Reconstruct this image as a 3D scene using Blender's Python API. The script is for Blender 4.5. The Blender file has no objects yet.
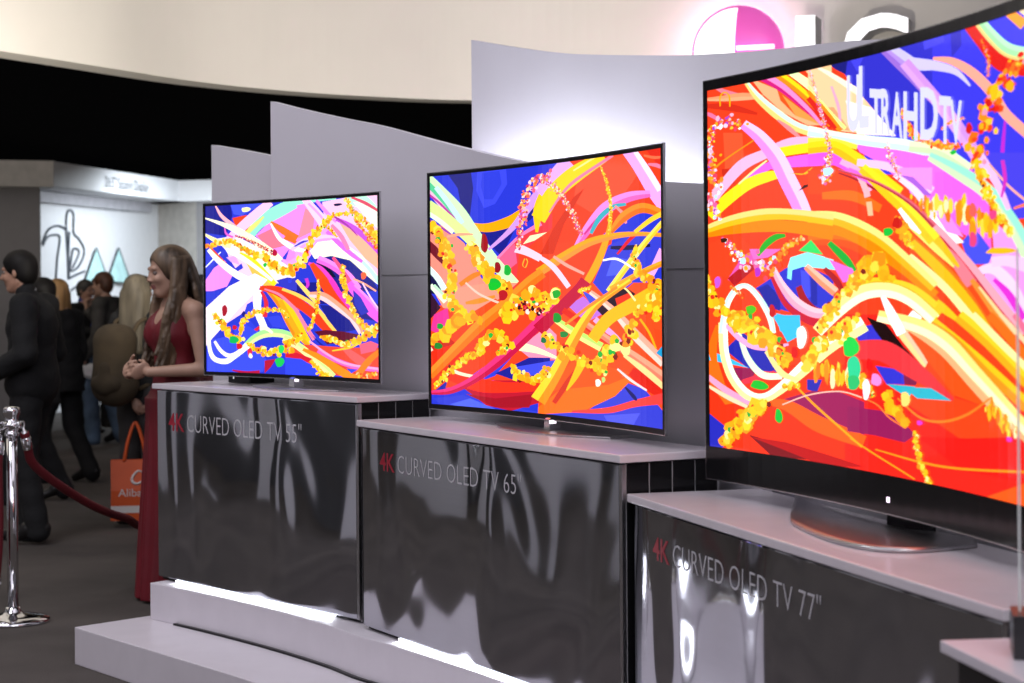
import bpy, bmesh, math, random
import numpy as np
from mathutils import Vector, Matrix, Euler
from mathutils.geometry import tessellate_polygon

SC = bpy.context.scene
COL = SC.collection
# ------------------------------------------------------------------ camera, light, exposure
F_PX, HOR, ROLL, EYE = 1900.0, 289.0, 0.0075, 1.5
cam_d = bpy.data.cameras.new('camera'); cam = bpy.data.objects.new('camera', cam_d); COL.objects.link(cam)
cam_d.sensor_width = 36.0; cam_d.lens = F_PX / 1024 * 36.0
cam_d.shift_y = -(341.5 - HOR) / 1024
cam_d.clip_end = 200
cam.location = (0, 0, EYE)
cam.rotation_euler = (Matrix.Rotation(math.pi/2, 3, 'X') @ Matrix.Rotation(-ROLL, 3, 'Z')).to_euler()
cam_d.dof.use_dof = True; cam_d.dof.focus_distance = 6.2; cam_d.dof.aperture_fstop = 5.0
SC.camera = cam
SC.view_settings.view_transform = 'Standard'; SC.view_settings.look = 'None'
SC.view_settings.gamma = 1.0; SC.view_settings.use_curve_mapping = False
SC.view_settings.exposure = 0.0
W = bpy.data.worlds.new('hall_ambient'); SC.world = W; W.use_nodes = True
W.node_tree.nodes['Background'].inputs[0].default_value = (0.60, 0.56, 0.66, 1)
W.node_tree.nodes['Background'].inputs[1].default_value = 0.125

def area(name, loc, target, size, power, color=(1, 1, 1), size_y=None, spread=math.pi):
    d = bpy.data.lights.new(name, 'AREA'); d.energy = power; d.color = color; d.size = size
    if size_y: d.shape = 'RECTANGLE'; d.size_y = size_y
    d.spread = spread
    o = bpy.data.objects.new(name, d); COL.objects.link(o); o.location = loc
    o.rotation_euler = (Vector(target) - Vector(loc)).to_track_quat('-Z', 'Y').to_euler()
    return o
def spot(name, loc, target, power, color, angle, blend=.6, rad=.15):
    d = bpy.data.lights.new(name, 'SPOT'); d.energy = power; d.color = color
    d.spot_size = math.radians(angle); d.spot_blend = blend; d.shadow_soft_size = rad
    o = bpy.data.objects.new(name, d); COL.objects.link(o); o.location = loc
    o.rotation_euler = (Vector(target) - Vector(loc)).to_track_quat('-Z', 'Y').to_euler()
    return o
area('hall_lamp_over_stage', (-3.6, 3.0, 6.2), (0.0, 6.6, 1.2), 8.0, 270, (.93, .88, 1.0))
area('hall_lamp_above_plinths', (0.6, 5.6, 6.4), (0.0, 6.4, 0.0), 4.5, 75, (.95, .89, 1.0))
area('added_fill_on_panels', (1.2, -1.0, 5.6), (0.2, 6.6, 1.4), 4.0, 210, (.95, .93, 1.0))  # added fill light, brightens the backdrop panels from the camera side
area('hall_lamp_over_visitors', (-6.0, 15.0, 6.6), (-5.0, 15.5, 0.0), 10.0, 230, (1.0, .90, .80))
area('booth_lamp', (-3.7, 24.2, 2.68), (-4.9, 24.8, 0.2), 2.0, 110, (.84, .93, 1.0), 1.2)
area('added_fill_on_reflectors', (-4.4, 7.0, 6.6), (-6.9, 7.2, 1.2), 3.0, 260, (.97, .97, 1.0))  # added fill light for the unseen white reflector panels
spot('canopy_uplight', (-1.4, 9.6, 1.7), (-2.0, 14.6, 4.4), 520, (1.0, .92, .78), 95)
spot('canopy_uplight', (.3, 9.6, 1.5), (0.6, 15.2, 4.4), 260, (1.0, .91, .80), 80)

# ------------------------------------------------------------------ helpers
def at(x, y, Y):
    dx, dy = x - 512.0, y - 341.5
    a, b = dx - ROLL*dy, dy + ROLL*dx
    return Vector((a*Y/F_PX, Y, EYE - (b + 341.5 - HOR)*Y/F_PX))
def lin(h):
    c = [int(h[i:i+2], 16)/255 for i in (0, 2, 4)]
    return tuple(v/12.92 if v <= .04045 else ((v+.055)/1.055)**2.4 for v in c)
MATS = {}
def mat(name, color, rough=.5, metal=0.0, var=.12, scale=8.0, emit=0.0, stretch=(1, 1, 1), bump=0.0, bscale=40, spec=.5, sheen=0.0):
    """principled surface whose colour is broken up by object-space noise"""
    if name in MATS: return MATS[name]
    if isinstance(color, str): color = lin(color)
    m = bpy.data.materials.new(name); m.use_nodes = True; nt = m.node_tree; b = nt.nodes['Principled BSDF']
    tc = nt.nodes.new('ShaderNodeTexCoord'); mp = nt.nodes.new('ShaderNodeMapping'); mp.inputs['Scale'].default_value = stretch
    nz = nt.nodes.new('ShaderNodeTexNoise'); nz.inputs['Scale'].default_value = scale; nz.inputs['Detail'].default_value = 4
    cr = nt.nodes.new('ShaderNodeValToRGB')
    cr.color_ramp.elements[0].position = .3; cr.color_ramp.elements[1].position = .7
    cr.color_ramp.elements[0].color = tuple(c*(1-var) for c in color) + (1,)
    cr.color_ramp.elements[1].color = tuple(min(1, c*(1+var)) for c in color) + (1,)
    L = nt.links.new
    L(tc.outputs['Object'], mp.inputs['Vector']); L(mp.outputs['Vector'], nz.inputs['Vector']); L(nz.outputs['Fac'], cr.inputs['Fac'])
    L(cr.outputs['Color'], b.inputs['Base Color'])
    b.inputs['Roughness'].default_value = rough; b.inputs['Metallic'].default_value = metal
    b.inputs['Specular IOR Level'].default_value = spec
    if sheen: b.inputs['Sheen Weight'].default_value = sheen
    if emit:
        L(cr.outputs['Color'], b.inputs['Emission Color']); b.inputs['Emission Strength'].default_value = emit
    if bump:
        n2 = nt.nodes.new('ShaderNodeTexNoise'); n2.inputs['Scale'].default_value = bscale
        L(mp.outputs['Vector'], n2.inputs['Vector'])
        bp = nt.nodes.new('ShaderNodeBump'); bp.inputs['Strength'].default_value = bump; bp.inputs['Distance'].default_value = .02
        L(n2.outputs['Fac'], bp.inputs['Height']); L(bp.outputs['Normal'], b.inputs['Normal'])
    MATS[name] = m
    return m

def tag(o, label=None, cat=None, group=None, kind=None):
    if label: o['label'] = label
    if cat: o['category'] = cat
    if group: o['group'] = group
    if kind: o['kind'] = kind
    return o
def empty(name, loc, rz=0.0):
    o = bpy.data.objects.new(name, None); COL.objects.link(o); o.location = loc; o.rotation_euler = (0, 0, rz)
    o.empty_display_size = .1
    return o
def mesh(name, verts, faces, mats, parent=None, smooth=False, mi=None):
    me = bpy.data.meshes.new(name)
    me.from_pydata([tuple(v) for v in verts], [], [tuple(f) for f in faces])
    for m in (mats if isinstance(mats, (list, tuple)) else [mats]): me.materials.append(m)
    if mi is not None: me.polygons.foreach_set('material_index', list(mi))
    if smooth: me.polygons.foreach_set('use_smooth', [True]*len(me.polygons))
    me.update()
    o = bpy.data.objects.new(name, me); COL.objects.link(o)
    if parent: o.parent = parent
    return o
class MB:
    """collects shapes into one mesh"""
    def __init__(s): s.v = []; s.f = []
    def add(s, v, f):
        n = len(s.v); s.v += [tuple(p) for p in v]; s.f += [tuple(i+n for i in q) for q in f]; return s
    def box(s, lo, hi):
        x0, y0, z0 = lo; x1, y1, z1 = hi
        return s.add([(x0,y0,z0),(x1,y0,z0),(x1,y1,z0),(x0,y1,z0),(x0,y0,z1),(x1,y0,z1),(x1,y1,z1),(x0,y1,z1)],
                     [(0,3,2,1),(4,5,6,7),(0,1,5,4),(1,2,6,5),(2,3,7,6),(3,0,4,7)])
    def lathe(s, prof, n=32, c=(0, 0, 0)):
        v = []; f = []
        for r, z in prof:
            for k in range(n):
                a = 2*math.pi*k/n; v.append((c[0]+r*math.cos(a), c[1]+r*math.sin(a), c[2]+z))
        for i in range(len(prof)-1):
            for k in range(n):
                f.append((i*n+k, i*n+(k+1) % n, (i+1)*n+(k+1) % n, (i+1)*n+k))
        f.append(tuple(reversed(range(n)))); f.append(tuple(range((len(prof)-1)*n, len(prof)*n)))
        return s.add(v, f)
    def tube(s, pts, r, n=10):
        pts = [Vector(p) for p in pts]; v = []; f = []
        up = Vector((0, 0, 1))
        for i, p in enumerate(pts):
            t = (pts[min(i+1, len(pts)-1)] - pts[max(i-1, 0)]).normalized()
            a = t.cross(up)
            if a.length < 1e-3: a = t.cross(Vector((0, 1, 0)))
            a.normalize(); b = a.cross(t).normalized()
            rr = r[i] if isinstance(r, (list, tuple)) else r
            for k in range(n):
                g = 2*math.pi*k/n; v.append(p + a*rr*math.cos(g) + b*rr*math.sin(g))
        for i in range(len(pts)-1):
            for k in range(n):
                f.append((i*n+k, i*n+(k+1) % n, (i+1)*n+(k+1) % n, (i+1)*n+k))
        f.append(tuple(reversed(range(n)))); f.append(tuple(range((len(pts)-1)*n, len(pts)*n)))
        return s.add(v, f)
    def prism(s, poly, z0, z1):
        """a plan polygon (counter-clockwise) pulled up from z0 to z1 (numbers or one value per corner)"""
        n = len(poly); zs = z1 if isinstance(z1, (list, tuple)) else [z1]*n
        v = [(x, y, z0) for x, y in poly] + [(x, y, z) for (x, y), z in zip(poly, zs)]
        tri = tessellate_polygon([[Vector((x, y, 0)) for x, y in poly]])
        f = []
        for t in tri:
            a, b, c = [Vector((*poly[i], 0)) for i in t]
            if (b-a).cross(c-a).z < 0: t = (t[0], t[2], t[1])
            f.append(tuple(reversed(t))); f.append(tuple(i+n for i in t))
        for i in range(n):
            j = (i+1) % n; f.append((i, j, j+n, i+n))
        return s.add(v, f)
    def build(s, name, mats, parent=None, smooth=False, bevel=0.0, seg=2):
        o = mesh(name, s.v, s.f, mats, parent, smooth)
        if bevel:
            bm = bmesh.new(); bm.from_mesh(o.data)
            bmesh.ops.remove_doubles(bm, verts=bm.verts, dist=1e-5)
            ed = [e for e in bm.edges if len(e.link_faces) == 2 and e.calc_face_angle(0) > .5]
            bmesh.ops.bevel(bm, geom=ed, offset=bevel, segments=seg, affect='EDGES', profile=.6)
            bm.to_mesh(o.data); bm.free()
        return o
def spline(P, n=8):
    P = [tuple(p) for p in P]; o = []
    for i in range(len(P)-1):
        a, b, c, d = P[max(i-1, 0)], P[i], P[i+1], P[min(i+2, len(P)-1)]
        for k in range(n):
            t = k/n
            o.append(tuple(.5*(2*b[j]+(c[j]-a[j])*t+(2*a[j]-5*b[j]+4*c[j]-d[j])*t*t+(3*b[j]-a[j]-3*c[j]+d[j])*t**3) for j in range(len(b))))
    return o + [P[-1]]
_G = {}
def glyphs(s, weight=0.0, spacing=1.0):
    """a line of lettering as (verts2d, faces), scaled so that capitals are 1 high"""
    key = (s, weight, spacing)
    if key in _G: return _G[key]
    res = []
    for t in (s, 'H'):
        cu = bpy.data.curves.new('t', 'FONT'); cu.body = t; cu.size = 1; cu.offset = weight; cu.space_character = spacing; cu.resolution_u = 3
        o = bpy.data.objects.new('t', cu); COL.objects.link(o)
        dg = bpy.context.evaluated_depsgraph_get(); dg.update()
        me = bpy.data.meshes.new_from_object(o.evaluated_get(dg))
        res.append(([(v.co.x, v.co.y) for v in me.vertices], [tuple(p.vertices) for p in me.polygons]))
        bpy.data.objects.remove(o); bpy.data.curves.remove(cu); bpy.data.meshes.remove(me)
    h = max(v[1] for v in res[1][0]); x0 = min(v[0] for v in res[0][0])
    V = [((x-x0)/h, y/h) for x, y in res[0][0]]
    _G[key] = (V, res[0][1]); return _G[key]
def lettering(name, s, m, parent, place, width=None, height=1.0, weight=0.0, spacing=1.0, x0=0.0):
    """place(x, y) -> 3d point; the line is squeezed to the given width; each word is a mesh of its own"""
    V, Fc = glyphs(s, weight, spacing); w = max(v[0] for v in V); k = (width/w) if width else height
    spans = sorted((min(V[i][0] for i in f), max(V[i][0] for i in f)) for f in Fc); words = [list(spans[0])]
    for a, b in spans[1:]:
        if a - words[-1][1] > .22: words.append([a, b])
        else: words[-1][1] = max(words[-1][1], b)
    out = []
    for a, b in words:
        fs = [f for f in Fc if a-1e-6 <= V[f[0]][0] <= b+1e-6]; use = sorted({i for f in fs for i in f}); mp = {i: n for n, i in enumerate(use)}
        out.append(mesh(name, [place(x0 + V[i][0]*k, V[i][1]*height) for i in use], [[mp[i] for i in f] for f in fs], m, parent))
    return out

# ------------------------------------------------------------------ implicit surfaces for people
class Vol:
    def __init__(s, lo, hi, h):
        s.h = h; s.lo = np.array(lo, float); n = np.ceil((np.array(hi)-s.lo)/h).astype(int)+1
        s.ax = [(s.lo[i] + h*np.arange(n[i])).astype(np.float32) for i in range(3)]
        s.f = np.ones(n, np.float32)
    def box(s, lo, hi):
        sl = []
        for i in range(3):
            a = int(np.floor((lo[i]-s.lo[i])/s.h)); b = int(np.ceil((hi[i]-s.lo[i])/s.h))+1
            sl.append(slice(max(a, 0), max(min(b, len(s.ax[i])), 0)))
        return tuple(sl)
    def pts(s, sl): return np.meshgrid(*[s.ax[i][sl[i]] for i in range(3)], indexing='ij')
    def put(s, sl, d, k, sub=False):
        f = s.f[sl]
        if f.size == 0: return
        if sub:
            if k: h = np.clip(.5-.5*(f+d)/k, 0, 1); r = f+(-d-f)*h+k*h*(1-h)
            else: r = np.maximum(f, -d)
        else:
            if k: h = np.clip(.5+.5*(f-d)/k, 0, 1); r = f+(d-f)*h-k*h*(1-h)
            else: r = np.minimum(f, d)
        s.f[sl] = r
    def cone(s, a, b, ra, rb, k=.02, sub=False):
        a = np.array(a, float); b = np.array(b, float); m = max(ra, rb)+k+2*s.h
        sl = s.box(np.minimum(a, b)-m, np.maximum(a, b)+m); X, Y, Z = s.pts(sl)
        d = b-a; L2 = max(float(d@d), 1e-9)
        t = np.clip(((X-a[0])*d[0]+(Y-a[1])*d[1]+(Z-a[2])*d[2])/L2, 0, 1)
        q = np.sqrt((X-a[0]-t*d[0])**2+(Y-a[1]-t*d[1])**2+(Z-a[2]-t*d[2])**2)-(ra+(rb-ra)*t)
        s.put(sl, q.astype(np.float32), k, sub)
    def ell(s, c, r, k=.02, R=None, sub=False):
        c = np.array(c, float); m = max(r)+k+2*s.h
        sl = s.box(c-m, c+m); X, Y, Z = s.pts(sl); P = [X-c[0], Y-c[1], Z-c[2]]
        if R is not None: P = [R[0][j]*P[0]+R[1][j]*P[1]+R[2][j]*P[2] for j in range(3)]
        k0 = np.sqrt(sum((P[i]/r[i])**2 for i in range(3))); k1 = np.sqrt(sum((P[i]/r[i]**2)**2 for i in range(3)))+1e-9
        s.put(sl, (k0*(k0-1)/k1).astype(np.float32), k, sub)
    def func(s, lo, hi, fn, k=.01, sub=False):
        sl = s.box(lo, hi); X, Y, Z = s.pts(sl); s.put(sl, fn(X, Y, Z).astype(np.float32), k, sub)
    def plane(s, n, p):
        """keep the side the normal points away from"""
        X, Y, Z = s.pts(tuple(slice(0, len(a)) for a in s.ax))
        s.f = np.maximum(s.f, (n[0]*(X-p[0])+n[1]*(Y-p[1])+n[2]*(Z-p[2])).astype(np.float32))
    def surface(s):
        f = s.f.copy()
        for i in range(3):
            f = np.moveaxis(f, i, 0); f[0] = np.maximum(f[0], 1e-3); f[-1] = np.maximum(f[-1], 1e-3); f = np.moveaxis(f, 0, i)
        neg = f < 0; n = np.array(f.shape); acc = np.zeros(tuple(n-1)+(3,), np.float32); cnt = np.zeros(tuple(n-1), np.int16)
        for ax in range(3):
            a = [slice(None)]*3; b = [slice(None)]*3; a[ax] = slice(0, -1); b[ax] = slice(1, None)
            cr = neg[tuple(a)] != neg[tuple(b)]
            idx = np.argwhere(cr)
            if len(idx) == 0: continue
            fa = f[tuple(a)][cr]; fb = f[tuple(b)][cr]; t = fa/(fa-fb)
            p = idx.astype(np.float32); p[:, ax] += t
            o = [i for i in range(3) if i != ax]
            for d0 in (0, -1):
                for d1 in (0, -1):
                    c = idx.copy(); c[:, o[0]] += d0; c[:, o[1]] += d1
                    ok = np.all((c >= 0) & (c < n-1), axis=1)
                    np.add.at(acc, tuple(c[ok].T), p[ok]); np.add.at(cnt, tuple(c[ok].T), 1)
        act = cnt > 0; ids = np.full(cnt.shape, -1, np.int64); ids[act] = np.arange(act.sum())
        V = acc[act]/cnt[act][:, None]*s.h+s.lo
        Fs = []
        for ax in range(3):
            a = [slice(None)]*3; b = [slice(None)]*3; a[ax] = slice(0, -1); b[ax] = slice(1, None)
            na, nb = neg[tuple(a)], neg[tuple(b)]
            o1, o2 = (ax+1) % 3, (ax+2) % 3
            idx = np.argwhere(na != nb); 
            if len(idx) == 0: continue
            fl = na[na != nb]
            ok = (idx[:, o1] > 0) & (idx[:, o2] > 0) & (idx[:, o1] < n[o1]-1) & (idx[:, o2] < n[o2]-1)
            idx = idx[ok]; fl = fl[ok]; q = []
            for d1, d2 in ((-1, -1), (0, -1), (0, 0), (-1, 0)):
                c = idx.copy(); c[:, o1] += d1; c[:, o2] += d2; q.append(ids[tuple(c.T)])
            q = np.stack(q, 1); q[~fl] = q[~fl][:, ::-1]
            Fs.append(q)
        return V, np.concatenate(Fs)
    def build(s, name, mats, parent, smooth_it=2, mifn=None):
        V, Fc = s.surface()
        me = bpy.data.meshes.new(name)
        me.vertices.add(len(V)); me.vertices.foreach_set('co', V.astype(np.float32).ravel())
        me.loops.add(Fc.size); me.loops.foreach_set('vertex_index', Fc.ravel().astype(np.int32))
        me.polygons.add(len(Fc)); me.polygons.foreach_set('loop_start', np.arange(0, Fc.size, 4, dtype=np.int32))
        for m in (mats if isinstance(mats, (list, tuple)) else [mats]): me.materials.append(m)
        if mifn is not None: me.polygons.foreach_set('material_index', mifn(V[Fc].mean(1)).astype(np.int32))
        me.polygons.foreach_set('use_smooth', np.ones(len(Fc), bool))
        me.update(); me.validate()
        o = bpy.data.objects.new(name, me); COL.objects.link(o); o.parent = parent
        return o

# ------------------------------------------------------------------ materials
white = mat('white_lacquer', (.68, .64, .69), .32, var=.03)
slab_gloss = mat('glossy_white_slab', (.72, .67, .71), .2, var=.03, spec=.6)
panel_grey = mat('matt_panel_paint', (.69, .665, .73), .45, var=.02, scale=3)
black_gloss = mat('black_gloss_laminate', (.008, .008, .009), .12, var=.1, spec=.3)
black_mat = mat('black_plastic', (.006, .006, .007), .3, var=.1, spec=.2)
chrome = mat('polished_chrome', (.78, .78, .80), .10, 1.0, var=.05)
silver = mat('brushed_silver', (.55, .54, .55), .28, 1.0, var=.06, stretch=(1, 30, 30))
red_text = mat('red_vinyl', (.36, .010, .03), .4, var=.04)
grey_text = mat('pale_vinyl', (.56, .55, .58), .4, var=.04)

def foil():
    m = bpy.data.materials.new('wavy_polished_metal'); m.use_nodes = True; nt = m.node_tree; b = nt.nodes['Principled BSDF']; L = nt.links.new
    b.inputs['Metallic'].default_value = 1; b.inputs['Roughness'].default_value = .075
    tc = nt.nodes.new('ShaderNodeTexCoord')
    mp = nt.nodes.new('ShaderNodeMapping'); mp.inputs['Scale'].default_value = (1.15, 1.15, .85)
    n = nt.nodes.new('ShaderNodeTexNoise'); n.inputs['Scale'].default_value = 1.5; n.inputs['Detail'].default_value = .8; n.inputs['Distortion'].default_value = .5
    bp = nt.nodes.new('ShaderNodeBump'); bp.inputs['Strength'].default_value = 1.0; bp.inputs['Distance'].default_value = .085
    mp2 = nt.nodes.new('ShaderNodeMapping'); mp2.inputs['Scale'].default_value = (1, 1, 160)
    n2 = nt.nodes.new('ShaderNodeTexNoise'); n2.inputs['Scale'].default_value = 2.0
    cr = nt.nodes.new('ShaderNodeValToRGB'); cr.color_ramp.elements[0].color = (.50, .51, .56, 1); cr.color_ramp.elements[1].color = (.58, .59, .64, 1)
    L(tc.outputs['Object'], mp.inputs[0]); L(mp.outputs[0], n.inputs['Vector']); L(n.outputs['Fac'], bp.inputs['Height']); L(bp.outputs[0], b.inputs['Normal'])
    L(tc.outputs['Object'], mp2.inputs[0]); L(mp2.outputs[0], n2.inputs['Vector']); L(n2.outputs['Fac'], cr.inputs[0]); L(cr.outputs[0], b.inputs['Base Color'])
    return m
metal_foil = foil()
def picture_mat():
    m = bpy.data.materials.new('lit_screen_picture'); m.use_nodes = True; nt = m.node_tree; b = nt.nodes['Principled BSDF']
    a = nt.nodes.new('ShaderNodeVertexColor'); a.layer_name = 'picture'
    b.inputs['Base Color'].default_value = (.004, .004, .005, 1); b.inputs['Roughness'].default_value = .06
    nt.links.new(a.outputs['Color'], b.inputs['Emission Color']); b.inputs['Emission Strength'].default_value = 1.0
    return m
screen_mat = picture_mat()
led_mat = mat('led_diffuser', (.9, .95, 1.0), .5, var=.01, emit=1.5)

# ------------------------------------------------------------------ setting
def carpet():
    m = mat('dark_carpet', (.062, .052, .047), .9, var=.35, scale=1.3, bump=.3, bscale=120)
    return m
fl = MB().box((-14, -2, -.1), (12, 36, 0)).build('floor', carpet()); tag(fl, kind='structure')
cl = MB().box((-14, -2, 7), (12, 36, 7.1)).build('ceiling', mat('black_ceiling', (.006, .006, .007), .9)); tag(cl, kind='structure')
wb = MB().box((-14, 35, 0), (12, 35.2, 7)).build('wall_back', mat('black_drape', (.006, .006, .007), .95)); tag(wb, kind='structure')

wl = MB().box((-11.3, -2, 0), (-11.0, 30, 4.2)).build('wall_left', mat('hall_partition_grey', (.07, .07, .075), .6, var=.3, scale=.35)); tag(wl, kind='structure')
for k, (y0, y1, x0, z1) in enumerate(((1.6, 2.9, -6.4, 2.6), (4.6, 5.1, -6.9, 3.0), (6.3, 8.0, -6.9, 2.4), (8.9, 9.3, -6.6, 3.0), (10.4, 12.2, -7.0, 2.5), (13.6, 14.4, -7.4, 2.8))):
    tag(MB().box((x0-.1, y0, 0), (x0, y1, z1)).build('trim_%d' % (k+2), mat('reflector_white', (.70, .70, .73), .6, var=.03)), kind='structure')  # unseen white panels, added as reflectors for the metal plinth fronts
# curved canopy fascia with the backlit sign
fpath = spline([(-4.2, 9.6), (-3.7, 10.8), (-3.16, 11.78), (-2.73, 12.63), (-2.23, 13.60), (-1.59, 14.35), (-.86, 14.86), (-.32, 15.08), (.5, 15.12), (1.4, 14.75), (2.4, 14.1), (3.6, 13.0), (4.6, 11.8)], 8)
def offset_path(P, d):
    o = []
    for i, p in enumerate(P):
        a, b = P[max(i-1, 0)], P[min(i+1, len(P)-1)]; tx, ty = b[0]-a[0], b[1]-a[1]; l = math.hypot(tx, ty)
        o.append((p[0]-ty/l*d, p[1]+tx/l*d))
    return o
fback = offset_path(fpath, .25)
fascia = MB().prism(fpath + fback[::-1], 3.0, 6.6).build('trim_1', mat('cream_fascia_paint', (.80, .77, .72), .6, var=.02, scale=2))
tag(fascia, kind='structure')

# ------------------------------------------------------------------ platform with two steps
up_front = spline([(-1.502, 7.838), (-1.203, 7.507), (-.906, 7.143), (-.675, 6.82), (-.545, 6.60), (-.383, 6.366), (.077, 5.60), (.30, 4.85), (.48, 4.1), (.62, 3.42)], 8)
lo_front = spline([(-1.775, 7.663), (-1.525, 7.348), (-1.14, 6.865), (-.89, 6.542), (-.55, 6.03), (-.16, 5.38), (.10, 4.70), (.28, 4.0), (.42, 3.42)], 8)
plat = empty('display_platform', (0, 0, 0))
tag(plat, 'low white two-step curved platform carrying the three metal-fronted plinths', 'platform')
back = [(1.30, 3.42), (1.06, 4.3), (.90, 4.9), (.79, 5.40), (.34, 6.16), (-.10, 6.97), (-.53, 7.50), (-.95, 8.03)]
MB().prism(lo_front + [(1.28, 3.42), (1.04, 4.3), (.88, 4.9), (.77, 5.40), (.32, 6.16), (-.12, 6.97), (-.55, 7.50), (-.97, 8.03), (-1.28, 8.16)], 0, .15).build('lower_step', white, plat, bevel=.004)
MB().prism(up_front + back + [(-1.25, 8.14)], .1502, .30).build('upper_step', white, plat, bevel=.004)
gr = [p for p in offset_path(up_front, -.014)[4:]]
MB().prism(gr + up_front[4:][::-1], .1503, .158).build('shade_strip', black_mat, plat)  # solid black strip standing in for the shade between the steps

# ------------------------------------------------------------------ plinths
CABS = [((-1.492, 7.94), (-.556, 6.83), 1.095, .33, .022, '55"', (.106, .231, .256, 1.086, .927, .072, .948-.927), (.16, 1.29)),
        ((-.54, 6.74), (.30, 5.25), 1.017, .33, .023, '65"', (.156, .272, .297, 1.148, .875, .062, .003), (.30, 1.55)),
        ((.328, 5.241), (.866, 3.339), .910, .37, .023, '77"', (.163, .287, .316, 1.212, .776, .060, .012), (.3, 1.6))]
CLAB = ['metal-fronted plinth lettered 55 inch under the smallest television', 'metal-fronted plinth lettered 65 inch under the middle television',
        'metal-fronted plinth lettered 77 inch under the largest television']
cabs = []
for i, (A, B, zt, dep, th, size, tx, led) in enumerate(CABS):
    L = math.hypot(B[0]-A[0], B[1]-A[1]); rz = math.atan2(B[1]-A[1], B[0]-A[0])
    c = empty('display_plinth', (A[0], A[1], .30), rz); tag(c, CLAB[i], 'plinth', 'television plinths on the white platform'); cabs.append(c)
    h = zt - .30
    MB().box((.012, .02, .001), (L-.012, dep, h-.001)).build('carcass', black_mat, c)
    MB().box((.012, .0, .014), (L-.014, .012, h-.006)).build('front_panel', metal_foil, c, bevel=.003)
    fp = c.children[-1] if False else None
    # right end clad in black panels with pale seams
    n = 4; w = (dep-.02)/n
    for k in range(n):
        MB().box((L-.010, .014+k*w+.003, .004), (L+.0, .014+(k+1)*w-.003, h-.004)).build('end_panel', black_gloss, c)
    MB().box((L-.0115, .013, .004), (L-.004, dep+.001, h-.004)).build('seam_strip', mat('seam_grey', (.45, .44, .46), .4), c)
    MB().box((L-.013, -.001, .014), (L+.001, .011, h-.006)).build('corner_trim', silver, c)
    tb = MB().box((-.008, -.014, h), (L+.012, dep+.012, h+th)).build('top_slab', slab_gloss, c, bevel=.004)
    # light line under the front
    MB().box((led[0], -.004, .004), (led[1], .010, .013)).build('light_strip', led_mat, c)
    a0, a1, b0, b1, zb, ch, rise = tx
    f = [o for o in COL.objects if o.name.startswith('front_panel') and o.parent == c][0]
    rs = lambda x, y, a0=a0, b1=b1, zb=zb, rise=rise: (x, -.0008, zb-.30+y)
    t1 = lettering('size_class_lettering', '4K', red_text, f, rs, a1-a0, ch, .012, 1.0, a0)
    t2 = lettering('lettering', 'CURVED OLED TV ' + size, grey_text, f, rs, b1-b0, ch*.97, -.014, 1.02, b0)
    for t in t1: t['label'] = 'dark red lettering'
    for t in t2: t['label'] = 'pale grey lettering'

# led light of the strips under the plinth fronts
for (A, B, zt, dep, th, size, tx, led) in CABS[:2]:
    d = Vector((B[0]-A[0], B[1]-A[1], 0)).normalized(); nrm = Vector((d.y, -d.x, 0)); mid = Vector((*A, 0)) + d*(led[0]+led[1])/2
    p = mid + nrm*.012; o = area('plinth_led', (p.x, p.y, .3135), (p.x, p.y, 0), led[1]-led[0], 1.1, (.92, .97, 1), .012)
    o.rotation_euler = (0, 0, math.atan2(d.y, d.x))

# ------------------------------------------------------------------ curved wall panels behind the televisions
WALLS = [('short grey curved panel at the left end behind the smallest television', [(-1.374, 8.716, 2.171), (-1.2, 8.429, 2.126), (-1.037, 8.19, 2.083), (-.96, 8.085, 2.07)]),
 ('grey curved panel with a descending top edge behind the middle television', [(-1.003, 7.937, 2.291), (-.86, 7.769, 2.242), (-.677, 7.553, 2.185), (-.504, 7.348, 2.134), (-.301, 7.106, 2.061), (-.147, 6.881, 2.005), (.015, 6.59, 1.947), (.164, 6.308, 1.901), (.345, 5.997, 1.849), (.471, 5.799, 1.824), (.575, 5.625, 1.808), (.70, 5.36, 1.788)]),
 ('tallest curved panel behind the largest television, lit white from below', [(-.148, 7.239, 2.45), (.019, 7.007, 2.391), (.179, 6.766, 2.339), (.31, 6.542, 2.304), (.433, 6.319, 2.274), (.573, 6.043, 2.24), (.747, 5.672, 2.206), (.895, 5.308, 2.181), (.968, 5.103, 2.162), (1.12, 4.657, 2.112), (1.30, 4.0, 2.06), (1.44, 3.42, 2.02)])]
seam_dark = mat('panel_seam', (.36, .35, .38), .6)
for i, (lab, P) in enumerate(WALLS):
    o = empty('backdrop_panel', (P[0][0], P[0][1], .30 if i == 1 else 0.0)); tag(o, lab, 'backdrop panel', 'curved backdrop panels')
    base = .301 if i == 1 else .0
    Q = spline(P, 6); xy = [(x, y) for x, y, z in Q]; bk = offset_path(xy, .035)
    loc = lambda p: (p[0]-P[0][0], p[1]-P[0][1])
    zb = base - (.30 if i == 1 else 0)
    MB().prism([loc(p) for p in xy] + [loc(p) for p in bk[::-1]], zb, [z-(.30 if i == 1 else 0) for x, y, z in Q] + [z-(.30 if i == 1 else 0) for x, y, z in Q[::-1]]).build('board', panel_grey, o)
    if i == 1:
        fr = offset_path(xy, -.0015); s = fr[2:]
        mb = MB()
        for k in range(len(s)-1):
            a, b = loc(s[k]), loc(s[k+1]); z = 1.555-.30
            mb.add([(a[0], a[1], z), (b[0], b[1], z), (b[0], b[1], z+.004), (a[0], a[1], z+.004)], [(0, 1, 2, 3)])
        mb.build('seam', seam_dark, o)
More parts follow.
